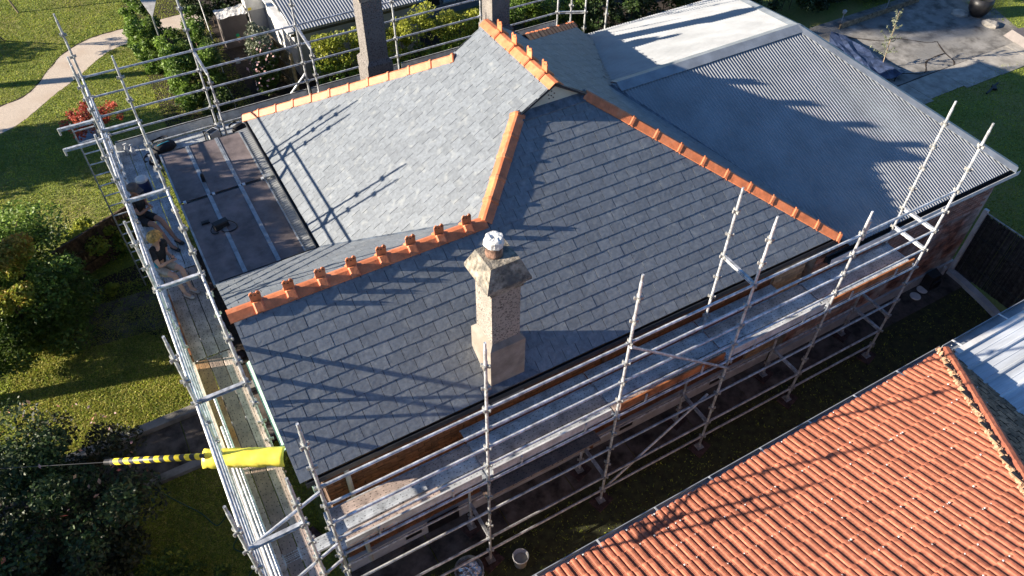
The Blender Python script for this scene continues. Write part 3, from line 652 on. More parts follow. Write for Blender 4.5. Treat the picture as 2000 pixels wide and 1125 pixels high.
# side slope facing the metal roof
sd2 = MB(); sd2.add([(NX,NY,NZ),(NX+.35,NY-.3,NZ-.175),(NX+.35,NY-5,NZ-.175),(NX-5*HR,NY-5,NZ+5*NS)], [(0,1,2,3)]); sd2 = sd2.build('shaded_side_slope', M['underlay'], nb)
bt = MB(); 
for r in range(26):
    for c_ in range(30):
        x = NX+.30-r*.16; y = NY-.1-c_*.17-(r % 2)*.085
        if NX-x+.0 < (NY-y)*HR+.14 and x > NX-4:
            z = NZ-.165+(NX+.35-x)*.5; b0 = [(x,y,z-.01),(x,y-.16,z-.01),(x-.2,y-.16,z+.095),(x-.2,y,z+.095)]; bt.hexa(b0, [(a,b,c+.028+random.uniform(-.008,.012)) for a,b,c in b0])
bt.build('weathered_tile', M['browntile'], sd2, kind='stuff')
gutter((2,NY+.02,NZ-.02),(NX+.05,NY+.02,NZ-.02), 'gutter', M['flash'], .12, .09, nb, V(0,1,0))
MB().box(2,NX,NY-.03,NY,NZ-.2,NZ-.02).build('fascia', M['white'], nb)
for i in range(9):
    x = 4.1+i*1.06; MB().bar((x,NY-.03,NZ+.035),(x,NY+.14,NZ-.005),.03,.006).build('gutter_clip', M['galv'], nb)
# metal roof next to it
ml = empty('metal_roofed_lean_to', (18,-7,0), 'white ribbed metal roof of the lean-to at the right edge beside the orange tiles', 'building')
mz = lambda y: 3.02+(-3.55-y)*.05
mb = MB(); vs = []; ys_ = []
y = -3.58
while y > -9:
    for dy, h in ((0,0),(-.02,.04),(-.06,.04),(-.08,0),(-.20,0),(-.205,.006),(-.215,.006),(-.22,0)): ys_.append((y+dy, h))
    y -= .34
for y, h in ys_: vs += [(12.55, y, mz(y)+h), (26, y, mz(y)+h)]
mb.add(vs, [(2*i,2*i+2,2*i+3,2*i+1) for i in range(len(ys_)-1)]); mb.build('metal_sheet', M['metalwhite'], ml)
gutter((12.75,-3.50,3.02),(26,-3.50,3.02), 'gutter', M['flash'], .13, .09, ml, V(0,1,0))
MB().bar((12.8,-3.6,3.06),(26,-3.6,3.06),.1,.03).build('white_edge', M['white'], ml)
for i in range(9): MB().bar((13.0+i*1.3,-3.56,3.07),(13.0+i*1.3,-3.36,3.03),.035,.008).build('gutter_clip', M['white'], ml)
MB().box(12.9,26,-9,-4.0,0,2.9).build('wall', M['brickred'], ml)
mb = MB(); mb.lathe([(.16,0),(.14,.03)], (12.55,-3.60,NZ+.0), 8, jit=.25); mb.build('lead_patch', M['lead'], nb)

# ------------------------------------------------------------------ scaffold
KV = .495; ZD = 3.413; LV = lambda k: ZD+KV*k
def coupling(parent, x, y, z, seg=8):
    mb = MB(); 
    for a in (0, 1, 2, 3):
        t = a*math.pi/2+.35; dx, dy = math.cos(t), math.sin(t)
        mb.bar((x+dx*.02,y+dy*.02,z),(x+dx*.065,y+dy*.065,z),.03,.045)
    mb.lathe([(.032,-.035),(.034,.035)], (x,y,z), 8); return mb
_cm = MB()
for a in range(4):
    t = a*math.pi/2+.3; _cm.bar((math.cos(t)*.02,math.sin(t)*.02,.0),(math.cos(t)*.068,math.sin(t)*.068,.0),.028,.05); _cm.bar((math.cos(t)*.06,math.sin(t)*.06,-.03),(math.cos(t)*.06,math.sin(t)*.06,.035),.012,.02)
_cm.lathe([(.030,-.03),(.032,.03)], (0,0,0), 10)
CMESH = _cm.mesh('coupling', M['couple'])
def standard(parent, x, y, z0, z1, ks=None, base=True):
    r = .0242
    mb = MB().tube((x,y,z0),(x,y,z1-.14),r,12); mb.tube((x,y,z1-.15),(x,y,z1),.019,12,caps=False); mb.lathe([(.0195,0),(.019,.001),(.014,.0012),(.0135,-.04)], (x,y,z1), 12)
    o = mb.build('standard', M['galv'], parent, smooth=False)
    kk = range(-6, 7) if ks is None else ks
    for k in kk:
        z = LV(k)
        if z0+.05 < z < z1-.1: inst(CMESH, 'coupling', o, (x,y,z), (0,0,random.uniform(0,1.2)))
    if base:
        MB().tube((x,y,.03),(x,y,z0+.1),.016,8).lathe([(.045,z0-.02),(.045,z0+.01)],(x,y,0),8).build('screw_jack', M['galvdull'], o)
        MB().box(x-.075,x+.075,y-.075,y+.075,.045,.055).build('base_plate', M['galvdull'], o)
        MB().hexa([(x-.15,y-.22,.0),(x+.24,y-.10,.0),(x+.14,y+.16,.0),(x-.22,y+.08,0)],[(x-.15,y-.22,.045),(x+.24,y-.10,.045),(x+.14,y+.16,.045),(x-.22,y+.08,.045)]).build('sole_board', M['redpad'], o)
    return o
def ledger(parent, p, q, m=None, name='ledger', r=.0242):
    p = Vector(p); q = Vector(q); d = (q-p).normalized(); mb = MB().tube(p+d*.03, q-d*.03, r, 10)
    mb.bar(p+d*.015, p+d*.07, .03, .055); mb.bar(q-d*.07, q-d*.015, .03, .055); return mb.build(name, m or M['galv'], parent, smooth=False)
def transom(parent, p, q, name='transom'):
    p = Vector(p); q = Vector(q); d = (q-p).normalized(); r = d.cross(UP).normalized(); mb = MB()
    mb.bar(p+d*.03, q-d*.03, .008, .06); mb.bar(p+d*.05+V(0,0,.028), q-d*.05+V(0,0,.028), .055, .006); mb.bar(p+d*.05-V(0,0,.028), q-d*.05-V(0,0,.028), .055, .006)
    mb.bar(p+d*.01,p+d*.07,.04,.07); mb.bar(q-d*.07,q-d*.01,.04,.07); return mb.build(name, M['galv'], parent)
def plank(parent, a, b, w=.217, m=None, name='plank', loc=None):
    """steel plank from a to b; local x runs along the plank for the perforations"""
    a = Vector(a); b = Vector(b); L = (b-a).length; h = .055; mb = MB()
    prof = [(-w/2,-h),(-w/2,-.004),(-w/2+.006,0),(w/2-.006,0),(w/2,-.004),(w/2,-h),(w/2-.004,-h),(w/2-.008,-.006),(-w/2+.008,-.006),(-w/2+.004,-h)]
    n = len(prof); vs = [(.006,y,z) for y,z in prof]+[(L-.006,y,z) for y,z in prof]
    mb.add(vs, [(i,n+i,n+(i+1)%n,(i+1)%n) for i in range(n)]+[(0,1,2,7,8,9)[::-1] if False else (0,1,2,3,4,5,6,7,8,9), tuple(range(2*n-1,n-1,-1))])
    for yy in (-w/2+.04, -w/2+.082, 0, w/2-.082, w/2-.04):      # pressed ribs
        mb.box(.03, L-.03, yy-.004, yy+.004, 0, .0022)
    me = mb.mesh(name, m or M['plank']); o = bpy.data.objects.new(name, me); COL.objects.link(o); o.parent = parent; o.matrix_parent_inverse = world_inv(parent)
    d = b-a; o.location = a; o.rotation_euler = (0, -math.atan2(d.z, math.hypot(d.x,d.y)), math.atan2(d.y, d.x)); return o
XO, XI = .78, 1.49
FY = [-2.03, .43, 2.92, 5.37, 7.81, 10.04]
fs_ = empty('front_scaffold', (1.1,4,0), 'galvanised scaffold run along the front of the house where the two people sit', 'scaffold', 'scaffold runs round the slate roof')
for i, y in enumerate(FY):
    zt = 5.98 if i == 0 else 6.34
    standard(fs_, XO, y, .12, zt)
    if i < 5: standard(fs_, XI, y, .12, zt if i != 4 else 6.34)
    if i < 5:
        transom(fs_, (XO,y,LV(3)),(XI,y,LV(3))); transom(fs_, (XO,y,LV(-1)),(XI,y,LV(-1))); transom(fs_, (XO,y,LV(-5)),(XI,y,LV(-5)))
for a, b in zip(FY[:-1], FY[1:]):
    for k in (-5,-1,0,1,2,3): ledger(fs_, (XO,a,LV(k)),(XO,b,LV(k)))
    if b < 9:
        for k in ((-5,-1,2,3) if a > .4 else (-5,-1)): ledger(fs_, (XI,a,LV(k)),(XI,b,LV(k)))
DZ = 2.978
pm = {0:['plankrust','plankdark','plankgrey'],1:['plankrust','plankdark','plankgrey'],2:['plankgrey','plankgrey','plankgrey'],3:['plank','plank','plank'],4:['plank','plank','plank']}
for i, (a, b) in enumerate(zip(FY[:-1], FY[1:])):
    if i == 4: b = 10.0
    for j in range(3): plank(fs_, (XO+.155+j*.232, a+.02 if i else a-.1, DZ),(XO+.155+j*.232, b-.0, DZ), m=M[['plankgrey','plankdark','plankgrey'][j] if i == 0 else pm[i][j]])
for (a, b, m) in ((-2.0,.35,'toe'),(.5,2.75,'toecream'),(2.95,4.6,'toeorange'),(5.5,7.7,'toe'),(7.9,9.95,'toe')):
    MB().box(XO+.026,XO+.044,a,b,DZ+.0,DZ+.2).box(XO+.044,XO+.058,a,b,DZ+.185,DZ+.2).build('toe_board', M[m], fs_)
# dismantled tubes stacked on the outer side
for j in range(3):
    tag(MB().tube((XO+.075+j*.05,-1.95+j*.1,DZ+.33+.0*j),(XO+.07+j*.05,.5+j*.6,DZ+.33),.0242,10).build('loose_tube', M['galv']), ['outermost loose steel tube laid along the front rail near the bottom corner','middle loose steel tube laid along the front rail near the bottom corner','inner loose steel tube laid along the front rail near the bottom corner'][j], 'tube', 'loose tubes on the front scaffold')
# hop-up outriggers for the ladder
for y in (8.25, 7.50):
    transom(fs_, (.04,y,LV(3)),(XO,y,LV(3)), 'outrigger'); MB().tube((.06,y,LV(3)-.12),(.06,y,LV(3)+.03),.02,8).build('spigot', M['galv'], fs_)
standard(fs_, XO-.02, 8.25, 3.3, 6.3, base=False); 
# ladder
ld = empty('ladder', (.25,8.69,0), 'aluminium access ladder standing outside the front scaffold', 'ladder')
for dx in (0, .42): MB().bar((.22+dx,8.69,0),(.26+dx,8.69,4.7),.028,.06,(0,1,0)).build('rail', M['galvdull'], ld)
for i in range(16): MB().tube((.22+i*.0025,8.69,.25+i*.285),(.64+i*.0025,8.69,.25+i*.285),.016,8).build('rung', M['galv'], ld)
# side run
SYO, SYI = -1.66, -.90; SX = [1.82, 4.264, 6.718, 9.178, 11.621, 14.057]
ss = empty('side_scaffold', (8,-1.3,0), 'galvanised scaffold run along the narrow passage beside the orange tiled roof', 'scaffold', 'scaffold runs round the slate roof')
for i, x in enumerate(SX):
    standard(ss, x, SYO, .12, {4: 5.42+.0}.get(i, 6.36))
    standard(ss, x, SYI, .12, 6.36 if i in (3, 5) else 2.9)
    if i == 4: MB().tube((x+.06,SYO,4.75),(x+.06,SYO,5.2),.03,10).build('sleeve', M['galv'], ss)
    for k in (-1,-5): transom(ss, (x,SYO,LV(k)),(x,SYI,LV(k)))
transom(ss, (SX[3],SYI,LV(3)),(SX[3],SYO,LV(3)))
for k in (0,1): transom(ss, (SX[5],SYI,LV(k)),(SX[5],SYO,LV(k)))
transom(ss, (SX[5],SYI,LV(-4)),(SX[5],SYO,LV(-4)))
for a, b in zip(SX[:-1], SX[1:]):
    for k in (-6,-5,-3,-1,0,1,2,3): ledger(ss, (a,SYO,LV(k)),(b,SYO,LV(k)))
    for k in (-5,-1): ledger(ss, (a,SYI,LV(k)),(b,SYI,LV(k)))
for i, (a, b) in enumerate(zip(SX[:-1], SX[1:])):
    for j in range(3): plank(ss, (a+.01,SYO+.15+j*.232,DZ),(b-.01,SYO+.15+j*.232,DZ), m=M[['plank','plank','plankgrey'][(i+j) % 3]])
    if 1 <= i <= 3: plank(ss, (a+.0,SYI+.15,DZ+.01),(b-.01 if i < 3 else b-.5,SYI+.15,DZ+.01), .215, m=M['plank'])
    MB().box(a+.1,b-.1,SYO+.026,SYO+.040,DZ,DZ+.19).box(a+.1,b-.1,SYO+.04,SYO+.056,DZ+.175,DZ+.19).build('toe_board', M[['toe','toe','toeorange','toe','toeorange'][i]], ss)
    for t in (.25,.75): MB().box(a+(b-a)*t-.015,a+(b-a)*t+.015,SYO+.0,SYO+.024,DZ-.08,DZ+.16).build('toe_clip', M['galv'], ss)
plank(ss, (SX[0]-.95,SYO+.30,DZ-.002),(SX[0],SYO+.30,DZ-.002), m=M['plank'])
for j in range(2): plank(ss, (4.3,-1.35+j*.235,1.98),(6.66,-1.35+j*.235,1.98), m=M['plankdark'])
ledger(ss, (SX[2],SYO-.04,LV(3)-.06),(SX[3]+.03,SYO-.04,2.72), name='diagonal_brace'); ledger(ss, (SX[2]+.05,SYO+.04,.35),(SX[3]-.2,SYO+.04,2.0), name='diagonal_brace')
for k in (-1, 0, 3): ledger(ss, (XO,-2.03,LV(k)),(SX[0],-1.72,LV(k)))
# spare plank lying on the deck near the corner
sp = empty('spare_plank', (1.9,-1.3,DZ), 'short pale perforated plank lying on the deck by the near corner', 'plank', 'spare planks at the near corner')
plank(sp, (2.02,-1.28,DZ+.062),(3.35,-1.27,DZ+.062), m=M['plank'])
sp = empty('spare_plank', (1.9,-1.5,DZ), 'longer pale perforated plank against the outer toe board by the near corner', 'plank', 'spare planks at the near corner')
plank(sp, (1.95,-1.53,DZ+.064),(3.5,-1.52,DZ+.064), m=M['plankgrey'])
# rear run
RY, RYI = 10.04, 9.38; RX = [XO, 3.12, 5.50, 7.95, 10.4, 12.85]
rs = empty('rear_scaffold', (7,9.7,0), 'galvanised scaffold run on the far side of the house before the hedge', 'scaffold', 'scaffold runs round the slate roof')
for i, x in enumerate(RX):
    if i: standard(rs, x, RY, .12, 6.34)
    if i: standard(rs, x+.08 if i < 3 else x, RYI, .12, 4.65 if i < 3 else (3.1 if i < 5 else 4.9))
    for k in (-1,): transom(rs, (x,RY,LV(k)),(x,RYI,LV(k)))
for i in (1, 2): transom(rs, (RX[i],RY,LV(3)),(RX[i]+.08,RYI,LV(2)+.2))
for k in (0, 1, 3): transom(rs, (RX[5],RY,LV(k)),(RX[5]+.7,RY-.35,LV(k)))
standard(rs, RX[5]+.7, RY-.35, .12, 6.34)
standard(rs, 14.0, 9.3, .12, 6.0)
for a, b in zip(RX[:-1], RX[1:]):
    for k in (-1,0,1,2,3): ledger(rs, (a,RY,LV(k)),(b,RY,LV(k)))
    ledger(rs, (a,RYI,LV(-1)),(b,RYI,LV(-1)))
    for j in range(2): plank(rs, (a+.01 if a > 1 else 1.55,RYI+.17+j*.235,DZ),(b-.01,RYI+.17+j*.235,DZ), m=M['plank'])
    MB().box(a+.06,b-.06,RY-.05,RY-.03,DZ,DZ+.24).box(a+.06,b-.06,RY-.05,RY-.015,DZ+.225,DZ+.24).build('toe_board', M['toe'], rs)
ledger(rs, (RX[1]+.6,RY+.02,LV(-3)),(RX[2],RY+.02,LV(0)+.2), name='diagonal_brace')

# ------------------------------------------------------------------ ply platform
pl = empty('ply_platform', (2.5,6.6,3.28), 'platform of dark brown ply sheets and steel tracks over the verandah roof', 'platform')
PZ = 3.285
def tilt(x): return PZ
for (ya, yb) in ((4.30,6.93),(7.02,8.92)):
    cols = [(1.66,2.20),(2.285,2.86),(2.945,3.42)]
    for a, b in cols: MB().box(a,b,ya,yb,PZ-.018,PZ).build('ply_sheet', M['ply'], pl)
    for a in (2.202,2.862):
        MB().box(a,a+.081,ya-.0,yb+.02,PZ-.02,PZ+.012).box(a+.03,a+.05,ya,yb+.02,PZ+.012,PZ+.016).build('steel_track', M['track'], pl)
    MB().box(3.42,3.45,ya,yb,PZ-.05,PZ+.015).build('steel_track', M['track'], pl); MB().box(1.62,1.66,ya,yb,PZ-.05,PZ+.012).build('steel_track', M['track'], pl)
for y in (4.22, 6.95, 8.94): MB().box(1.66,3.44,y-.0,y+.05,PZ-.14,PZ-.02).build('bearer', M['charcoal'], pl)
for y in (6.99,):
    for x in (2.20,2.30,2.86,2.95,1.7,3.36): MB().box(x,x+.06,y-.04,y+.04,PZ-.02,PZ+.018).build('clamp', M['galv'], pl)
MB().box(3.43,3.68,6.9,7.02,3.33,3.36).build('steel_track', M['track'], pl)
for x in (2.0,3.0): MB().box(x,x+.1,4.3,8.9,3.14,3.2).build('joist', M['timber'], pl)

# ------------------------------------------------------------------ small things on the decks
t = empty('water_jug', (1.12,8.2,DZ), 'navy insulated water jug with a white lid beside the man in the cap', 'jug')
MB().lathe([(.12,0),(.135,.02),(.135,.27),(.125,.29)], (1.10,8.22,DZ), 20).build('body', M['navy'], t, smooth=True)
MB().lathe([(.13,.29),(.128,.34),(.10,.36),(.05,.37)], (1.10,8.22,DZ), 20).build('lid', M['white'], t, smooth=True)
for i, (x, y) in enumerate(((1.02,9.78),(1.14,9.68))):
    t = empty('spray_bottle', (x,y,DZ), ['milky spray bottle nearest the outer rail at the far end of the deck','second milky bottle standing just inside the spray bottle'][i], 'bottle', 'bottles at the far deck corner')
    MB().lathe([(.045,0),(.048,.02),(.048,.15),(.02,.2),(.015,.24)], (x,y,DZ), 14).build('body', M['clear'], t, smooth=True)
    MB().bar((x-.03,y,DZ+.26),(x+.05,y,DZ+.27),.025,.035).bar((x+.02,y,DZ+.25),(x+.03,y,DZ+.19),.012,.012).build('trigger', M['white'], t)
def bag(x, y, z, s, label, trim, rz=0):
    t = empty('backpack', (x,y,z), label, 'backpack', 'backpacks on the far deck', rz)
    b = MB().lathe([(.02,0),(.17,.01),(.21,.06),(.20,.13),(.15,.19),(.07,.23),(.0,.235)], (0,0,0), 14, jit=.14); me = b.mesh('bag_body', M['rubber'], True)
    o = bpy.data.objects.new('bag_body', me); COL.objects.link(o); o.parent = t; o.scale = (s*1.3, s*.85, s)
    for k in (-1, 1):
        pts = [V(.22*k*math.cos(a)*s, .16*s+.14*s*math.sin(a), .10*s+.1*s*math.cos(a*.5)) for a in [i*.35 for i in range(8)]]
        o = MB().path(pts, .014, 5).build('strap', M['rubber']); o.parent = t
    o = MB().path([V(-.15*s,-.03,.215*s),V(-.02,-.06,.245*s),V(.12*s,-.05,.225*s),V(.2*s,-.01,.16*s)], .011, 5).build('trim', M[trim]); o.parent = t
    return t
bag(1.79,9.50,DZ,1.0,'black backpack with teal piping slumped at the far end of the deck','teal',.3)
bag(1.52,9.15,DZ,.75,'smaller black bag with hanging straps against the inner standard','rubber',1.2)
MB().bar((1.56,9.0,DZ+.25),(1.58,8.55,DZ+.02),.03,.008).build('bag_strap', M['black'], None, label='loose black webbing strap hanging below the smaller bag', cat='strap')
bag(3.52,9.45,DZ,.72,'grey and black tool bag on the rear deck by the roof corner','rubber',.5)
# site radio
t = empty('site_radio', (2.90,9.40,DZ), 'pale boxy site radio with a black screen and roll bars', 'radio', None, .5)
def loc(o, t): o.parent = t; return o
loc(MB().box(-.13,.13,-.09,.09,.03,.23).build('body', M['white']), t); loc(MB().box(-.10,.10,-.07,.07,.232,.238).build('screen', M['black']), t)
for sx in (-1, 1): loc(MB().path([V(sx*.15,-.1,0),V(sx*.15,-.1,.27),V(sx*.15,.1,.27),V(sx*.15,.1,0)], .014, 8).build('roll_bar', M['black']), t)
# small things on the ply
tag(MB().lathe([(.036,0),(.04,.01),(.04,.17),(.03,.19),(.028,.21)], (2.26,7.50,PZ), 14).build('black_bottle', M['black'], smooth=True), 'small matt black bottle standing on the far ply sheets', 'bottle')
mb = MB(); mb.box(1.86,2.02,6.10,6.19,PZ,PZ+.03).box(1.88,2.0,6.115,6.175,PZ+.03,PZ+.036); tag(mb.build('black_case', M['black']), 'small black glasses case lying on the near ply sheet', 'case')
t = empty('shoulder_bag', (2.2,5.86,PZ), 'black shoulder bag with its strap looped on the ply', 'bag')
MB().hexa([(2.06,5.76,PZ),(2.36,5.84,PZ),(2.33,5.98,PZ),(2.03,5.90,PZ)],[(2.08,5.78,PZ+.13),(2.34,5.85,PZ+.12),(2.32,5.96,PZ+.12),(2.05,5.89,PZ+.14)]).build('body', M['rubber'], t)
MB().hexa([(2.055,5.755,PZ+.125),(2.365,5.835,PZ+.115),(2.335,5.98,PZ+.115),(2.03,5.90,PZ+.13)],[(2.07,5.77,PZ+.15),(2.35,5.85,PZ+.14),(2.33,5.97,PZ+.14),(2.04,5.89,PZ+.155)]).build('flap', M['black'], t)
MB().path(smooth_curve([(2.34,5.9,PZ+.1),(2.46,5.83,PZ+.03),(2.47,5.70,PZ+.015),(2.36,5.64,PZ+.015),(2.22,5.66,PZ+.015),(2.16,5.72,PZ+.03)],4), .011, 5).build('strap', M['black'], t)
MB().path(smooth_curve([(2.05,5.9,PZ+.08),(1.97,5.82,PZ+.03),(2.0,5.72,PZ+.015),(2.1,5.70,PZ+.02)],4), .011, 5).build('strap', M['black'], t)
# yellow wrap and striped sleeve
t = empty('striped_cable_sleeve', (0,.6,3.4), 'black and yellow striped sleeve on the overhead cable reaching the front scaffold', 'cable sleeve')
a = V(-.76,1.31,3.30); b = V(.62,.50,3.52)
mm = MB().tube((0,0,0),((b-a).length,0,0),.052,14).mesh('sleeve', M['stripe'], True); o = bpy.data.objects.new('sleeve', mm); COL.objects.link(o); o.parent = t; o.matrix_parent_inverse = world_inv(t); o.location = a; d = b-a; o.rotation_euler = (0,-math.atan2(d.z,math.hypot(d.x,d.y)),math.atan2(d.y,d.x))
MB().tube(a-(b-a)*.06, a+(b-a)*.01, .05, 12).build('end_cap', M['black'], t)
MB().tube(a, a-(b-a)*5, .006, 6).build('cable', M['black'], t)
mb = MB(); p0 = V(.52,.58,3.50); p1 = V(1.62,-.02,3.55); ny = 18; vs = []
dirn = (p1-p0).normalized(); side = dirn.cross(UP).normalized()
prof_ = [(-.15,-.06),(-.10,.015),(-.03,.045),(.04,.04),(.10,.01),(.14,-.05),(.15,-.14)]
for i in range(ny+1):
    c = p0+(p1-p0)*i/ny
    for j, (sx, z) in enumerate(prof_): vs.append(c+side*(sx+random.uniform(-.008,.008))+V(0,0,z+.014*math.sin(i*1.3+j*1.2)+random.uniform(-.006,.006)))
k = len(prof_)
mb.add(vs, [(i*k+j,i*k+j+1,(i+1)*k+j+1,(i+1)*k+j) for i in range(ny) for j in range(k-1)])
yw = mb.build('yellow_wrap', M['yellow'], smooth=True); tag(yw, 'bright yellow vinyl warning cover draped across the front deck', 'cover')
md = yw.modifiers.new('thick', 'SOLIDIFY'); md.thickness = .004
# things on the ground in the passage
def bucket(x, y, r, h, m, label, cat, name='bucket'):
    t = empty(name, (x,y,0), label, cat)
    MB().lathe([(r*.82,0),(r,h),(r*1.06,h),(r*1.06,h-.03),(r*.97,h-.032),(r*.95,h-.01),(r*.78,.03),(0.001,.03)], (x,y,.012), 24).build('tub', m, t, smooth=True)
    MB().path([V(x+r*1.06*math.cos(a), y+r*1.06*math.sin(a)*.35-.0, .012+h-.03-abs(math.sin(a))*h*.5) for a in [math.pi+i*math.pi/10 for i in range(11)]], .005, 5).build('handle', M['galv'], t); return t
t = bucket(4.72,-1.98,.14,.30,M['white'],'white plastic bucket on the grass below the side scaffold','bucket')
MB().lathe([(.112,0),(.0001,.004)],(4.72,-1.98,.21),20).build('contents', M['slab'], t)
t = bucket(3.78,-1.75,.25,.34,M['galvdull'],'round tub full of crumpled foil at the foot of the side scaffold','tub','foil_tub')
mb = MB(); mb.lathe([(.235,.28),(.2,.34),(.13,.38),(.05,.36),(.001,.39)], (3.78,-1.75,0), 22, jit=.22); mb.build('foil', mat('foil', (.62,.66,.72), .18, metal=.95, bump=1, bscale=30), t)
for i, (x, y, l) in enumerate(((16.57,-.93,'left one of two round white covers on the passage path'),(16.90,-.86,'right one of two round white covers nearer the black box'))):
    tag(MB().lathe([(.13,0),(.13,.02),(.11,.032),(.001,.034)], (x,y,.014), 20).build('round_cover', M['white'], smooth=False), l, 'cover', 'round covers on the path')
tag(MB().hexa([(16.95,-.98,.012),(17.35,-.98,.012),(17.35,-.72,.012),(16.95,-.72,.012)],[(17.0,-.93,.42),(17.3,-.93,.42),(17.33,-.72,.46),(16.97,-.72,.46)]).box(17.0,17.3,-1.0,-.96,.1,.3).build('black_box', M['black']), 'squat black box against the extension wall at the end of the passage', 'box')
# side fence and kerb at the passage end
bf = empty('brushwood_fence', (18.1,-2,0), 'dark brushwood fence closing the passage beside the extension', 'fence')
fb = MB()
y = -.78; 
while y > -6.5:
    x = 18.12+random.uniform(-.012,.012); hh = 1.92+random.uniform(-.04,.03); fb.box(x-.01,x+.01,y-.011,y+.011,.1,hh); y -= .027
fb.build('brushwood', M['meshfence'], bf, kind='stuff')
MB().tube((18.09,-.8,1.97),(18.09,-6.5,1.97),.018,8).build('top_rail', M['galvdull'], bf)
for z in (.5,1.3): MB().tube((18.09,-.8,z),(18.09,-6.5,z),.010,6).build('wire_rail', M['charcoal'], bf)
for y in (-2.7,-4.6,-6.4): MB().tube((18.16,y,0),(18.16,y,1.97),.025,8).build('post', M['galvdull'], bf)
mb = MB(); q = smooth_curve([(18.0,-.75),(17.95,-1.3),(17.85,-1.9),(17.7,-2.5),(17.4,-3.2)],5)
for a, b in zip(q[:-1],q[1:]): mb.hexa([(a.x-.10,a.y,0),(a.x+.14,a.y,0),(b.x+.14,b.y,0),(b.x-.10,b.y,0)],[(a.x-.08,a.y,.10),(a.x+.1,a.y,.11),(b.x+.1,b.y,.11),(b.x-.08,b.y,.10)])
mb.build('passage_kerb', M['plinth'], kind='structure')
# green hose on the front lawn
tag(MB().path(smooth_curve([(-.9,3.0,.03),(-.5,2.4,.03),(-.15,1.9,.03),(.05,1.5,.03),(.3,1.6,.03),(.45,1.2,.03),(.2,.9,.03),(.5,.5,.03),(.1,.1,.03),(-.7,-.3,.03),(-1.4,-.2,.03)],6), .012, 6).build('garden_hose', mat('hose_green',(.03,.10,.05),.5)), 'thin dark green hose curling over the shaded front lawn', 'hose')

# ------------------------------------------------------------------ people
def skinned(name, chains, mat_, parent, sub=2):
    """chains: list of [(point, (rx, ry)) ...]; points shared by value are merged"""
    vs = []; rad = []; es = []; idx = {}
    def vid(p, r):
        k = tuple(round(c, 4) for c in p)
        if k not in idx: idx[k] = len(vs); vs.append(k); rad.append(r)
        return idx[k]
    for ch in chains:
        ids = [vid(p, r) for p, r in ch]
        es += [(a, b) for a, b in zip(ids[:-1], ids[1:])]
    m = bpy.data.meshes.new(name); m.from_pydata(vs, es, []); o = bpy.data.objects.new(name, m); COL.objects.link(o)
    md = o.modifiers.new('skin', 'SKIN'); 
    if not m.skin_vertices: m.skin_vertices.new()
    for i, r in enumerate(rad):
        sv = m.skin_vertices[0].data[i]; sv.radius = r if isinstance(r, tuple) else (r, r); sv.use_root = (i == 0)
    o.modifiers.new('sub', 'SUBSURF').levels = sub; o.modifiers['sub'].render_levels = sub
    dg = bpy.context.evaluated_depsgraph_get(); me = bpy.data.meshes.new_from_object(o.evaluated_get(dg)); me.materials.clear(); me.materials.append(mat_)
    me.polygons.foreach_set('use_smooth', [True]*len(me.polygons)); bpy.data.objects.remove(o)
    o = bpy.data.objects.new(name, me); COL.objects.link(o); o.parent = parent; o.matrix_parent_inverse = world_inv(parent); return o
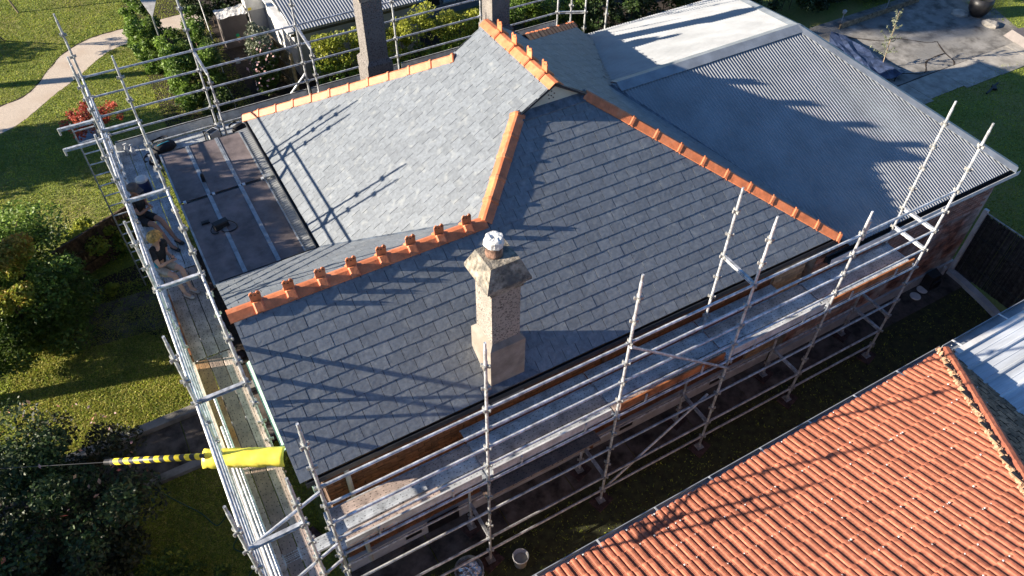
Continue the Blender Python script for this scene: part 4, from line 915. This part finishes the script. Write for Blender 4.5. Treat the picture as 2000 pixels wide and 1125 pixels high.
def person(hip, face, knees, ankles, headp, hands, elbows, label, skin_, shirt, shorts, shoe, hair=None, cap=None, legcol=None):
    t = empty('person', (hip.x, hip.y, DZ), label, 'person', 'people sitting on the front scaffold')
    f = face.normalized(); r = f.cross(UP).normalized()
    neck = headp - V(0,0,.15) - f*.055; chest = hip+(neck-hip)*.62-f*.03; waist = hip+(neck-hip)*.28-f*.02
    hipL, hipR = hip-r*.10, hip+r*.10; shL, shR = neck-r*.185-V(0,0,.075), neck+r*.185-V(0,0,.075)
    ch = [[(hip,(.12,.10)),(waist,(.125,.095)),(chest,(.145,.105)),(neck-V(0,0,.06),(.07,.06)),(neck+V(0,0,.03),.052),(headp-V(0,0,.055)+f*.012,(.066,.075)),(headp+V(0,0,.01),(.082,.09)),(headp+V(0,0,.07)-f*.01,(.062,.07))]]
    for sgn, hp, kn, an in ((-1,hipL,knees[0],ankles[0]),(1,hipR,knees[1],ankles[1])):
        ch.append([(hip,(.12,.10)),(hp,.088),(hp+(kn-hp)*.5,.075),(kn,.055),(kn+(an-kn)*.35,.052),(an,.036),(an+f*.13-V(0,0,.035),.034)])
    for sh, el, ha in ((shL,elbows[0],hands[0]),(shR,elbows[1],hands[1])):
        d = (ha-el).normalized()
        ch.append([(chest,(.145,.105)),(sh,.056),(el,.038),(el+(ha-el)*.4,.036),(ha,.024),(ha+d*.05,(.034,.018)),(ha+d*.085,(.034,.014))])
    body = skinned('body', ch, skin_, t)
    # fingers
    for el, ha in zip(elbows, hands):
        d = (ha-el).normalized(); s = d.cross(UP).normalized(); dn = s.cross(d)
        for j, L in enumerate((.055,.065,.06,.048)):
            b = ha+d*.085+s*(.024-j*.016); skinned('finger', [[(b,.0085),(b+d*L*.5-V(0,0,.012),.008),(b+d*L*.8-V(0,0,.035),.007)]], skin_, body, 1)
        b = ha+d*.04+s*.03; skinned('thumb', [[(b,.011),(b+d*.03+s*.02,.009),(b+d*.06+s*.018-V(0,0,.01),.008)]], skin_, body, 1)
    # face
    mb = MB(); e = headp+f*.088-V(0,0,.012)
    mb.hexa([e+r*-.012-V(0,0,.03),e+r*.012-V(0,0,.03),e+r*.012-f*.02-V(0,0,.03),e+r*-.012-f*.02-V(0,0,.03)],[e-r*.005+V(0,0,.015)-f*.006,e+r*.005+V(0,0,.015)-f*.006,e+r*.005-f*.02+V(0,0,.015),e-r*.005-f*.02+V(0,0,.015)]); mb.v = mb.v
    n_ = mb.build('nose', skin_, body)
    eb = MB()
    for sg in (-1, 1): eb.lathe([(.001,-.008),(.011,-.003),(.011,.004),(.001,.008)], headp+f*.080+r*.032*sg+V(0,0,.008), 8)
    eb.build('eyes', M['charcoal'], body)
    MB().bar(headp+f*.083-r*.022-V(0,0,.055),headp+f*.083+r*.022-V(0,0,.055),.008,.007).build('mouth', M['pot'], body)
    ea = MB()
    for sg in (-1, 1): ea.lathe([(.001,-.03),(.014,-.02),(.016,.01),(.012,.028),(.001,.032)], headp+r*.086*sg-V(0,0,.01), 8)
    ea.build('ears', skin_, body, smooth=True)
    # clothes
    c2 = [[(hip+V(0,0,.0),(.135,.115)),(waist,(.15,.115)),(chest,(.165,.125)),(neck-V(0,0,.065),(.085,.075))]]
    for sh, el in ((shL,elbows[0]),(shR,elbows[1])): c2.append([(chest,(.165,.125)),(sh,.074),(sh+(el-sh)*.62,.062)])
    skinned('shirt', c2, shirt, t)
    pn_ = MB(); sidep = waist+r*.135+f*.04
    pn_.hexa([sidep-V(0,0,.12)-f*.08,sidep-V(0,0,.12)+f*.09,sidep+V(0,0,.08)+f*.03,sidep+V(0,0,.06)-f*.02],[sidep+r*.018-V(0,0,.1)-f*.06,sidep+r*.018-V(0,0,.1)+f*.07,sidep+r*.018+V(0,0,.08)+f*.03,sidep+r*.018+V(0,0,.06)-f*.02]); pn_.build('teal_side_panel', M['teal'], t)
    c3 = []
    for hp, kn in ((hipL,knees[0]),(hipR,knees[1])): c3.append([(hip,(.138,.115)),(hp,.108),(hp+(kn-hp)*.82,.088)])
    skinned('shorts', c3, shorts, t)
    for i, an in enumerate(ankles):
        k = an-V(0,0,.045); skinned('shoe', [[(k-f*.05,(.042,.036)),(k+f*.05,(.045,.038)),(k+f*.13-V(0,0,.012),(.048,.03)),(k+f*.19-V(0,0,.018),(.036,.022))]], shoe, t, 2)
    if hair:
        hb = MB(); R_ = .135; n, m = 26, 11; vs = []
        for i in range(m+1):
            th = i/m*1.95
            for j in range(n):
                a = j/n*6.283; dv = (f*math.cos(a)+r*math.sin(a))*math.sin(th)+UP*math.cos(th); front = max(0, math.cos(a))*max(0, th-1.15)
                rr = R_*(1+.03*math.sin(j*2.1+i*.4)*random.uniform(.6,1)+.05*i/m)*(1-.4*front); vs.append(headp+V(0,0,.025)-f*.012+V(dv.x*rr, dv.y*rr, dv.z*rr*.98))
        hb.add(vs, [(i*n+j,i*n+(j+1)%n,(i+1)*n+(j+1)%n,(i+1)*n+j) for i in range(m) for j in range(n)]); hb.build('hair', hair, t, smooth=False)
        st = MB()
        for k in range(420):
            th = random.uniform(.0,1.7); a = random.uniform(0,6.283); dv = (f*math.cos(a)+r*math.sin(a))*math.sin(th)+UP*math.cos(th)
            b = headp+V(0,0,.02)+dv*R_*.95; dd = (dv*.2+V(0,0,-.8)+V(random.uniform(-.5,.5),random.uniform(-.5,.5),random.uniform(-.2,.5))).normalized()
            if math.cos(a) > .5 and th > 1.2: continue
            s_ = dd.cross(dv).normalized()*.006; st.add([b-s_+dv*.012,b+s_+dv*.012,b+dd*.07+dv*.012], [(0,1,2)])
        st.build('hair_strands', hair, t)
    if cap:
        mb = MB(); prof_ = [(.112,0),(.114,.03),(.10,.075),(.06,.105),(.0,.115)]; mb.lathe(prof_, headp+V(0,0,.035)-f*.005, 20); c = mb.build('cap', cap, t, smooth=True)
        e = headp+V(0,0,.04)+f*.07; MB().hexa([e-r*.09,e+r*.09,e+r*.06+f*.14-V(0,0,.025),e-r*.06+f*.14-V(0,0,.025)],[e-r*.09+V(0,0,.012),e+r*.09+V(0,0,.012),e+r*.06+f*.14-V(0,0,.013),e-r*.06+f*.14-V(0,0,.013)]).build('peak', cap, c)
    return t
sk2 = mat('tanned_skin', (.36,.18,.115), .6, var=.06)
f = V(.62,-.78,0)
person(V(.86,5.20,3.38), f, (V(1.20,4.93,3.40),V(1.04,4.83,3.38)), (V(1.23,4.70,3.07),V(1.10,4.60,3.07)), V(.99,5.21,4.06), (V(1.11,5.10,3.66),V(1.06,4.98,3.62)), (V(1.05,5.28,3.60),V(.87,4.95,3.60)),
       'blond person in black T-shirt, beige shorts and pale shoes sitting on the front scaffold', M['skin'], M['rubber'], M['shorts'], M['shoewhite'], hair=M['blond'])
f = V(.60,-.80,0)
person(V(.84,6.86,3.36), f, (V(1.17,6.56,3.40),V(1.03,6.47,3.38)), (V(1.30,6.22,3.07),V(1.18,6.05,3.07)), V(.92,6.90,4.02), (V(1.06,6.80,3.66),V(1.0,6.68,3.64)), (V(1.02,6.98,3.58),V(.84,6.64,3.6)),
       'person in a grey cap, black T-shirt and dark shorts sitting farther along the front scaffold', sk2, M['rubber'], M['rubber'], M['black'], cap=M['capgrey'])
tag(MB().box(1.10,1.16,4.98,5.10,3.645,3.655).build('phone', M['black']), 'phone held by the blond person', 'phone')

# ------------------------------------------------------------------ plants
def leaves(name, pts, size, m, parent, up=.5, asp=.55, kind=None, dirs=None):
    n = len(pts); nrm = rng.normal(0,1,(n,3)); nrm[:,2] = np.abs(nrm[:,2])+up
    if dirs is not None: nrm = nrm*.6+dirs*1.2
    nrm /= np.linalg.norm(nrm,axis=1)[:,None]; t = rng.normal(0,1,(n,3)); t -= (t*nrm).sum(1)[:,None]*nrm; t /= np.linalg.norm(t,axis=1)[:,None]; b = np.cross(nrm, t)
    s = size*rng.uniform(.6,1.35,n)[:,None]; v = np.zeros((n,4,3)); v[:,0] = pts-t*s; v[:,1] = pts-b*s*asp+nrm*s*.12; v[:,2] = pts+t*s; v[:,3] = pts+b*s*asp+nrm*s*.12
    return raw(name, v.reshape(-1,3), np.arange(n*4).reshape(-1,4), m, parent, kind)
def clumps(centres, rad, per, squash=.8):
    P = []
    for c, r in zip(centres, rad):
        d = rng.normal(0,1,(per,3)); d /= np.linalg.norm(d,axis=1)[:,None]; rr = r*rng.uniform(.25,1,per)**.5
        q = d*rr[:,None]; q[:,2] *= squash; P.append(c+q)
    return np.vstack(P)
def ell(c, R, n, shell=.55):
    d = rng.normal(0,1,(n,3)); d /= np.linalg.norm(d,axis=1)[:,None]; rr = rng.uniform(shell,1,n)
    return np.array(c)+d*rr[:,None]*np.array(R)
def limbs(parent, base, top, cents, r, m):
    mb = MB(); base = Vector(base); top = Vector(top); mid = base+(top-base)*.5+V(random.uniform(-.1,.1),random.uniform(-.1,.1),0)
    mb.tube(base, mid, r, 8, r*.8); mb.tube(mid, top, r*.8, 8, r*.5); o = mb.build('trunk', m, parent)
    lb = MB()
    for c in cents:
        c = Vector(c); s = base+(top-base)*random.uniform(.45,1); k = s+(c-s)*.5+V(random.uniform(-.12,.12),random.uniform(-.12,.12),random.uniform(0,.1)); lb.tube(s,k,r*.35,5,r*.22); lb.tube(k,c,r*.22,5,r*.08)
    lb.build('limb', m, o)
def tree(name, label, cat, base, c, R, ncl, per, lsize, m, r=.1, crad=(.3,.6), group=None, bark='bark', m2=None, f2=.15, shell=.45):
    t = empty(name, base, label, cat, group); cents = ell(c, R, ncl, shell); rad = rng.uniform(*crad, ncl)
    P = clumps(cents, rad, per); k = int(len(P)*f2) if m2 else 0
    if m2:
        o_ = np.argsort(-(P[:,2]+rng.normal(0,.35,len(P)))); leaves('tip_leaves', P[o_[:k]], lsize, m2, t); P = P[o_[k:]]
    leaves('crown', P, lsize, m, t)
    limbs(t, base, (c[0],c[1],c[2]-R[2]*.2), cents[::max(1,ncl//9)], r, M[bark]); return t
# big shrub tree left of the scaffold
tree('bushy_tree', 'large dark green bushy tree left of the scaffold ladder', 'tree', (-2.7,9.6,0), (-2.4,8.7,1.25), (1.75,2.1,1.35), 76, 620, .045, M['leaf_mid'], .11, (.3,.62), m2=M['leaf_green'], f2=.22)  # paler upper leaves paint sunlight onto the crown
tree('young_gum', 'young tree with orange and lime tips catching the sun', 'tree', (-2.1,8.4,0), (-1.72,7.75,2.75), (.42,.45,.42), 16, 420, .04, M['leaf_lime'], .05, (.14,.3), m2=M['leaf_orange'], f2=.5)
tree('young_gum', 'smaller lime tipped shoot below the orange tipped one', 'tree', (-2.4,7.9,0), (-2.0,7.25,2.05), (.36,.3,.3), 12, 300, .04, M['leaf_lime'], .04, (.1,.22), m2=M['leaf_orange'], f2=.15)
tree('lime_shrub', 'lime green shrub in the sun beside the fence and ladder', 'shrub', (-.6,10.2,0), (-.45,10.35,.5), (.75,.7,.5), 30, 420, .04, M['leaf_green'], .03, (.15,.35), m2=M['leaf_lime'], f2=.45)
for i, (x, y) in enumerate(((-1.05,9.0),(-.5,8.75))):
    tree('lime_grass_tuft', ['small yellow green sprig in shade under the bushy tree','smaller yellow green sprig nearer the ladder foot'][i], 'plant', (x,y,0), (x,y,.25), (.2,.12,.2), 6, 90, .035, M['leaf_lime'], .008, (.05,.12))
# camellia at the lower left
cm = tree('magnolia_tree', 'large glossy tree darkened for its shade, with faded flowers in the bottom left corner', 'tree', (-3.2,2.2,0), (-2.3,2.3,1.55), (1.9,2.1,1.35), 80, 430, .042, M['leaf_black'], .14, (.3,.6), m2=M['leaf_dark'], f2=.3)
fl = ell((-2.3,2.6,1.7), (1.8,1.9,1.3), 150, .85); fl = fl[fl[:,2] > 1.2]
leaves('flower', fl[:60], .05, M['petalred'], cm, kind='stuff'); leaves('pale_flower', fl[60:], .035, M['petal'], cm, kind='stuff')
tree('low_shrub', 'low leafy ground shrub with dappled sun at the bottom left', 'shrub', (-1.6,.2,0), (-1.5,.1,.35), (1.5,1.3,.4), 40, 300, .035, M['leaf_mid'], .02, (.15,.35), m2=M['leaf_lime'], f2=.2)
# maples on the lawn
def maple(label, base, c, R, n):
    t = empty('maple', base, label, 'tree', 'young maples on the lawn'); cents = ell(c, R, n, .3); P = clumps(cents, rng.uniform(.08,.2,n), 55); leaves('crown', P, .04, M['leaf_red'], t)
    limbs(t, base, (c[0],c[1],c[2]-R[2]*.5), cents[::2], .03, M['palebark'])
maple('young red maple on the lawn just beyond the scaffold corner', (.62,15.0,0), (.30,14.6,1.35), (1.05,.55,.55), 34)
maple('young red maple at the top left edge beyond the gravel path', (-1.55,23.2,0), (-1.75,22.2,1.7), (.7,.8,.7), 30)
t = empty('slender_trunk', (-.9,25.2,0), 'bare pale trunk at the top left beyond the red maple', 'tree'); MB().tube((-.9,25.2,0),(-1.5,25.9,2.4),.035,8,.02).build('trunk', M['palebark'], t); 
tag(MB().lathe([(.38,0),(.36,.06),(.2,.10),(.001,.11)], (.05,15.9,0), 18).build('pond_lid', M['bluewall']), 'round blue grey cover on the lawn behind the maple', 'cover')
# hedges
def hedge(name, label, x0, y0, x1, y1, w_, h, per_m, lsize, m, m2=None, f2=.3, group=None, z0=.1, rad=(.18,.34), per=150):
    t = empty(name, ((x0+x1)/2,(y0+y1)/2,0), label, 'hedge', group); L_ = math.hypot(x1-x0,y1-y0); n = int(L_*per_m)+3
    s = rng.uniform(0,1,n); off = rng.uniform(-w_/2,w_/2,n); nx, ny = -(y1-y0)/L_, (x1-x0)/L_
    hh = h*(1+.12*np.sin(s*L_*2.1)+rng.uniform(-.08,.1,n)); C = np.column_stack([x0+(x1-x0)*s+nx*off, y0+(y1-y0)*s+ny*off, z0+(hh-z0)*rng.uniform(0,1,n)**.7])
    P = clumps(C, rng.uniform(*rad,n), per)
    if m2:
        o_ = np.argsort(-(P[:,2]+rng.normal(0,.3,len(P)))); k = int(len(P)*f2); leaves('sunlit_leaves', P[o_[:k]], lsize, m2, t); P = P[o_[k:]]  # upper leaves take a lighter colour, painting sun on the hedge top
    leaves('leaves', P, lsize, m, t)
    st = MB()
    for i in range(int(L_*3)+2):
        q = (i+.5)/(int(L_*3)+2); x, y = x0+(x1-x0)*q, y0+(y1-y0)*q; st.tube((x,y,0),(x+random.uniform(-.1,.1),y+random.uniform(-.1,.1),h*.7),.018,5,.008)
    st.build('stems', M['bark'], t); return t
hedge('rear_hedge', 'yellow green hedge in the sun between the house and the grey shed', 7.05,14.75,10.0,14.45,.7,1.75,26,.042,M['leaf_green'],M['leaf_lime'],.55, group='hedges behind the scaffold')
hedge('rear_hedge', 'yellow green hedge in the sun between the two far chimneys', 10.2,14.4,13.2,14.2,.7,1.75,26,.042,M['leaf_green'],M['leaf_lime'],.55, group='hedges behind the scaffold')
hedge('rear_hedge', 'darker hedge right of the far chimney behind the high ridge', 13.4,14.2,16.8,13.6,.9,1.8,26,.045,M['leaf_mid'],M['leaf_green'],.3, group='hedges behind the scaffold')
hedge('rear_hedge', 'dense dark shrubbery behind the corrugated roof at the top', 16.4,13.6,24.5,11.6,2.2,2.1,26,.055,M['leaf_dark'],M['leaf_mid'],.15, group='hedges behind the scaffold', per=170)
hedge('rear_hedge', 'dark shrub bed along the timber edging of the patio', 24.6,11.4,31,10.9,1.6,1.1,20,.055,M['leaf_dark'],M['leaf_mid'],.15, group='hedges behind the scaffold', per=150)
def colhedge(label, x, y, w_, d_, h, m2f=.5):
    t = empty('hedge_block', (x,y,0), label, 'hedge', 'clipped hedge blocks by the gravel path'); n = 90
    C = np.column_stack([x+rng.uniform(-w_,w_,n), y+rng.uniform(-d_,d_,n), rng.uniform(.15,h,n)]); P = clumps(C, rng.uniform(.13,.25,n), 200)
    lit = (P[:,0] < x+rng.normal(0,.15,len(P))); leaves('sunlit_leaves', P[lit], .045, M['leaf_green'], t); leaves('leaves', P[~lit], .045, M['leaf_mid'], t)  # sun-side leaves get a brighter green, light painted as leaf colour
    st = MB(); [st.tube((x+i*.15,y,0),(x+i*.15,y,h*.7),.02,5) for i in (-1,0,1)]; st.build('stems', M['bark'], t)
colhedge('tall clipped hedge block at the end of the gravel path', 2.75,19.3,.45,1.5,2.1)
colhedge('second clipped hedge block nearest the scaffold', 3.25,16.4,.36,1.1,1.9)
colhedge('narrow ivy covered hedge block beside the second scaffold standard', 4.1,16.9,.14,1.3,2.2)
hedge('dark_hedge', 'deeply shaded hedge behind the white box and cabinet', 4.4,20.8,8.2,20.2,1.0,2.4,26,.055,M['leaf_dark'],M['leaf_mid'],.1, per=150)
hedge('low_shade_shrub', 'low dark shrub in shade left of the white garden light', 3.4,14.9,4.1,15.4,.5,.5,20,.045,M['leaf_dark'],M['leaf_mid'],.2)
t = hedge('pink_flowering_shrub', 'bushy shrub with pink flowers in front of the paling fence', 5.45,15.15,5.75,16.0,.5,1.75,80,.042,M['leaf_mid'],M['leaf_sage'],.4)
fl = np.column_stack([rng.uniform(5.05,5.9,110), rng.uniform(14.7,16.2,110), rng.uniform(.7,1.95,110)]); leaves('flower', fl, .05, M['petal'], t, kind='stuff')
# sapling in the patio corner
t = empty('sapling', (24.2,7.0,0), 'thin grey green sapling growing beside the blue tarp', 'tree')
P = []; 
for k in range(16):
    z = .35+k*.10; r0 = .52*(1-k/18); a = k*2.4
    for j in range(26): q = j/26; P.append((24.15+math.cos(a)*r0*q, 7.1+math.sin(a)*r0*q, z+q*.25+random.uniform(-.03,.03)))
P = np.array(P); leaves('crown', P, .05, M['leaf_sage'], t, asp=.3); MB().tube((24.2,7.0,0),(24.13,7.1,2.0),.02,6,.008).build('trunk', M['palebark'], t)
# off-frame street trees whose shade falls on the lawn and decks
def bigtree(label, base, c, R, ncl, per, ls=.11):
    tree('street_tree', label, 'tree', base, c, R, ncl, per, ls, M['leaf_mid'], .2, (.5,.95), group='tall trees beyond the left edge')
bigtree('tall spreading tree beyond the left edge whose shade crosses the front deck', (-5.6,7.3,0), (-5.6,8.3,5.25), (1.3,2.9,1.0), 60, 300)
bigtree('broad tree beyond the upper left edge', (-8.5,18.2,0), (-8.5,18.0,2.7), (1.6,1.9,1.9), 40, 320)
bigtree('broad tree farther off beyond the upper left edge', (-8.5,24.4,0), (-8.5,24.4,1.3), (1.6,2.6,1.3), 40, 320)
bigtree('very tall gum far beyond the left edge whose shade reaches the patio', (-9,22.6,0), (-9,22.6,13.0), (2.2,2.6,1.5), 40, 240)
bigtree('loose low tree beyond the lower left edge', (-7.5,5.2,0), (-7.0,4.4,2.3), (1.2,2.3,1.6), 34, 260)
bigtree('loose low tree beyond the bottom left corner', (-6.0,.6,0), (-6.0,1.4,2.9), (1.2,2.3,1.8), 30, 200)

# ------------------------------------------------------------------ back garden things
# dark timber fence seen behind the ladder
def paling(name, label, a, b, h, m, n, grp=None, rails=True, w=.09):
    t = empty(name, (a[0],a[1],0), label, 'fence', grp); a = V(*a,0); b = V(*b,0); d = (b-a).normalized(); s = V(-d.y,d.x,0); L_ = (b-a).length
    for i in range(n):
        p = a+d*(L_*(i+.5)/n); hh = h+random.uniform(-.03,.03)
        MB().hexa([p-d*w/2-s*.009,p+d*w/2-s*.009,p+d*w/2+s*.009,p-d*w/2+s*.009],[p-d*w/2-s*.009+V(0,0,hh),p+d*w/2-s*.009+V(0,0,hh),p+d*w/2+s*.009+V(0,0,hh),p-d*w/2+s*.009+V(0,0,hh)]).build('paling', m, t)
    if rails:
        for z in (h*.25, h*.62, h*1.0): MB().bar(a-s*.04+V(0,0,z), b-s*.04+V(0,0,z), .05, .07).build('rail', m, t)
        for q in (0,.5,1): MB().bar(a+d*L_*q-s*.05, a+d*L_*q-s*.05+V(0,0,h+.03), .09, .09).build('post', m, t)
    return t
paling('timber_fence', 'dark timber fence behind the access ladder', (-1.35,9.55), (.75,10.55), 1.15, M['darktimber'], 24)
paling('paling_fence', 'leaning brown picket fence behind the flowering shrub', (5.95,17.2), (6.35,14.9), 1.5, M['timber'], 20, w=.07)
# shed with corrugated roof
sh_ = empty('garden_shed', (7.9,16.5,0), 'grey outbuilding with a corrugated roof behind the hedge', 'shed')
MB().box(6.75,11.0,15.75,19.2,0,2.0).build('wall', M['greywall'], sh_); MB().box(6.735,6.75,15.75,19.2,0,1.95).build('end_wall', M['white'], sh_)
n = int(4.5/.095*6); vs = []
for i in range(n+1):
    x = 6.6+4.5*i/n; dz = .014*math.sin(2*math.pi*x/.095); vs += [(x,15.25,1.98+dz),(x,16.05,2.14+dz),(x,19.3,2.72+dz)]
mb = MB(); mb.add(vs, [(3*i+j,3*i+j+1,3*i+4+j,3*i+3+j) for i in range(n) for j in (0,1)]); mb.build('corrugated_roof', M['corr'], sh_, smooth=True)
MB().box(6.42,6.62,15.2,19.3,1.95,2.02).build('verge_capping', M['white'], sh_); gutter((6.5,15.25,1.96),(11.1,15.25,1.96),'gutter',M['charcoal'],.08,.08,sh_)
# blue house with shutters
bh = empty('blue_house', (13,18.5,0), 'blue grey weatherboard house with pale louvred shutters at the top', 'house')
MB().box(11.3,17.6,17.55,21,0,3.2).build('wall', M['bluewall'], bh)
for i in range(14): MB().box(11.3,17.6,17.535,17.55,.1+i*.2,.285+i*.2).build('weatherboard', M['bluewall'], bh)
for x in (11.55,12.75,13.35,14.5,15.6):
    s = MB().box(x,x+.52,17.48,17.53,.45,1.9).build('shutter', M['louvre'], bh); lv = MB()
    for k in range(18): lv.hexa([(x+.03,17.455,.52+k*.075),(x+.49,17.455,.52+k*.075),(x+.49,17.48,.56+k*.075),(x+.03,17.48,.56+k*.075)],[(x+.03,17.455,.53+k*.075),(x+.49,17.455,.53+k*.075),(x+.49,17.48,.57+k*.075),(x+.03,17.48,.57+k*.075)])
    lv.build('louvre', M['louvre'], s, kind='stuff')
MB().box(12.15,12.6,17.47,17.535,.45,1.9).build('window', M['charcoal'], bh)
# cabinet and white box
t = empty('cabinet', (5.55,19.3,0), 'taupe outdoor cabinet with a crumpled silver top', 'cabinet'); MB().box(5.1,6.0,18.9,19.5,0,1.1).build('body', M['bronze'], t)
mb = MB(); vs = []
for i in range(13):
    for j in range(7): vs.append((5.05+i*.083, 18.85+j*.12, 1.13+random.uniform(-.025,.03)))
mb.add(vs, [(i*7+j,(i+1)*7+j,(i+1)*7+j+1,i*7+j+1) for i in range(12) for j in range(6)]); mb.build('foil_top', M['foil'], t)
MB().tube((5.55,18.895,.42),(5.55,18.885,.42),.06,12).build('green_sticker', mat('green_label',(.03,.45,.2),.5), t); MB().box(5.5,5.62,18.885,18.895,.28,.35).build('yellow_sticker', M['yellow'], t)
t = empty('white_unit', (6.5,19.8,0), 'white rectangular unit with a small yellow label on a wall', 'unit'); MB().box(6.1,7.05,19.2,19.7,1.0,1.55).build('body', M['white'], t)
MB().box(6.15,6.27,19.19,19.2,1.03,1.12).build('label', M['yellow'], t); MB().box(6.5,6.6,19.25,19.35,1.55,1.56).build('vent', M['charcoal'], t); MB().box(6.2,6.95,19.25,19.7,0,1.0).build('stand', M['greywall'], t)
# garden light with cable, wire pole, white valve, shade sail
t = empty('garden_light', (4.17,17.0,0), 'white globe garden light with a thin hanging cable', 'light')
MB().lathe([(.10,.42),(.15,.5),(.17,.62),(.14,.76),(.06,.82),(.0,.83)], (4.17,16.95,0), 16).build('globe', M['white'], t, smooth=True); MB().lathe([(.08,.40),(.10,.44)], (4.19,16.88,0), 12).build('lens', M['charcoal'], t); MB().tube((4.17,16.95,0),(4.17,16.95,.45),.02,6).build('stake', M['black'], t)
MB().path([V(4.2,16.8,.5),V(4.35,16.2,.3),V(4.4,15.6,.1),V(4.3,15.1,.02)], .008, 5).build('cable', M['white'], t)
t = empty('wire_pole', (4.6,17.6,0), 'thin grey pole standing in front of the dark hedge', 'pole'); MB().tube((4.55,17.4,0),(4.75,20.0,2.3),.018,6).build('pole', M['galvdull'], t)
tag(MB().box(4.95,5.1,16.9,16.95,.5,.68).build('white_box', M['white']), 'small white socket box in the dark bed beside the flowering shrub', 'box')
tag(MB().lathe([(.10,1.05),(.12,1.12),(.10,1.2),(.02,1.24)], (6.15,16.0,0), 12).tube((6.15,16.0,1.0),(6.2,15.7,.9),.03,8).build('white_tap', M['white']), 'white fitting on top of the leaning picket fence', 'fitting')
t = empty('shade_sail', (3.1,18.4,0), 'pale triangular shade sail above the clipped hedges', 'sail')
mb = MB(); mb.prism([(2.72,19.9,2.75),(4.0,19.9,2.75),(3.0,17.45,2.35)], (0,0,.01)); mb.build('canopy', M['sail'], t); MB().tube((3.0,17.45,0),(3.0,17.42,2.38),.025,8).build('post', M['galvdull'], t)
# patio things
for (a, b, h, l) in (((24.9,9.62),(27.3,9.66),.2,'left weathered timber sleeper edging the patio bed'),((27.35,9.66),(29.2,9.7),.2,'right weathered timber sleeper edging the patio bed')):
    tag(MB().bar((a[0],a[1],h/2),(b[0],b[1],h/2),.07,h).build('timber_edging', M['timber']), l, 'edging', 'timber edging of the patio bed')
for i,(x, y) in enumerate(((25.35,9.95),(27.7,9.92))):
    tag(MB().tube((x,y,0),(x,y,.35),.02,6).lathe([(.03,.33),(.07,.38),(.08,.46),(.03,.5)],(x,y,0),10).build('path_light', M['clear'], smooth=False), ['small pale garden light at the left of the patio bed','small pale garden light at the middle of the patio bed'][i], 'light', 'garden lights')
mb = MB(); vs = []; n, m = 16, 8
for i in range(n+1):
    for j in range(m+1):
        x = 20.6+i/n*3.8; y = 6.2+j/m*(2.6+.6*math.sin(i*.5)); vs.append((x+random.uniform(-.03,.03), y, .05+random.uniform(0,.08)+.12*abs(math.sin(i*.9+j*.5))))
mb.add(vs, [(i*(m+1)+j,(i+1)*(m+1)+j,(i+1)*(m+1)+j+1,i*(m+1)+j+1) for i in range(n) for j in range(m)]); tag(mb.build('blue_tarp', M['tarp']), 'crumpled dark blue tarpaulin on the patio behind the extension roof', 'tarpaulin')
mb = MB(); vs = []
for i in range(9):
    for j in range(5): vs.append((19.2+i*.38, 10.3+j*.35, .35+random.uniform(-.1,.2)+.25*math.sin(i)))
mb.add(vs, [(i*5+j,(i+1)*5+j,(i+1)*5+j+1,i*5+j+1) for i in range(8) for j in range(4)]); tag(mb.build('blue_tarp', M['tarp']), 'folded blue tarpaulin over a heap by the far corner of the corrugated roof', 'tarpaulin')
t = empty('dark_pot', (30.2,7.85,0), 'large dark round planter with a lime shrub on the patio edge', 'planter')
MB().lathe([(.22,0),(.36,.22),(.41,.45),(.38,.7),(.34,.7),(.33,.62),(.001,.62)], (30.25,7.9,0), 22).build('pot', M['black'], t, smooth=True)
leaves('leaves', clumps(ell((31.3,8.2,.9),(.8,.7,.4),14,.3), rng.uniform(.15,.3,14), 120), .06, M['leaf_lime'], t)
for i, (x, y, r) in enumerate(((29.75,8.25,.30),(30.05,7.15,.30))):
    tag(MB().lathe([(r,0),(r*.95,.08),(r*.6,.14),(.001,.15)], (x,y,0), 10, jit=.12).build('white_stone', M['slab']), ['flat pale stone left of the dark planter','flat pale stone right of the dark planter'][i], 'stone', 'pale stones by the planter')
t = empty('basketball_stand', (30.4,5.9,0), 'black portable stand with a leaning pole at the right edge of the patio', 'stand')
MB().hexa([(29.6,5.3,0),(31.6,5.0,0),(31.8,6.1,0),(29.8,6.4,0)],[(29.75,5.4,.28),(31.5,5.15,.28),(31.6,5.95,.28),(29.9,6.25,.28)]).build('base', M['bronze'], t); MB().bar((30.1,5.85,.2),(32.0,6.9,1.7),.09,.09).build('pole', M['black'], t); MB().tube((30.0,5.2,.1),(30.1,5.75,.35),.02,6).build('stay', M['black'], t)
tag(MB().bar((25.9,4.15,.05),(26.7,4.35,.1),.05,.04).bar((26.35,4.18,.05),(26.5,4.35,.06),.12,.08).build('garden_tool', M['black']), 'small dark tool lying on the shaded right lawn', 'tool')
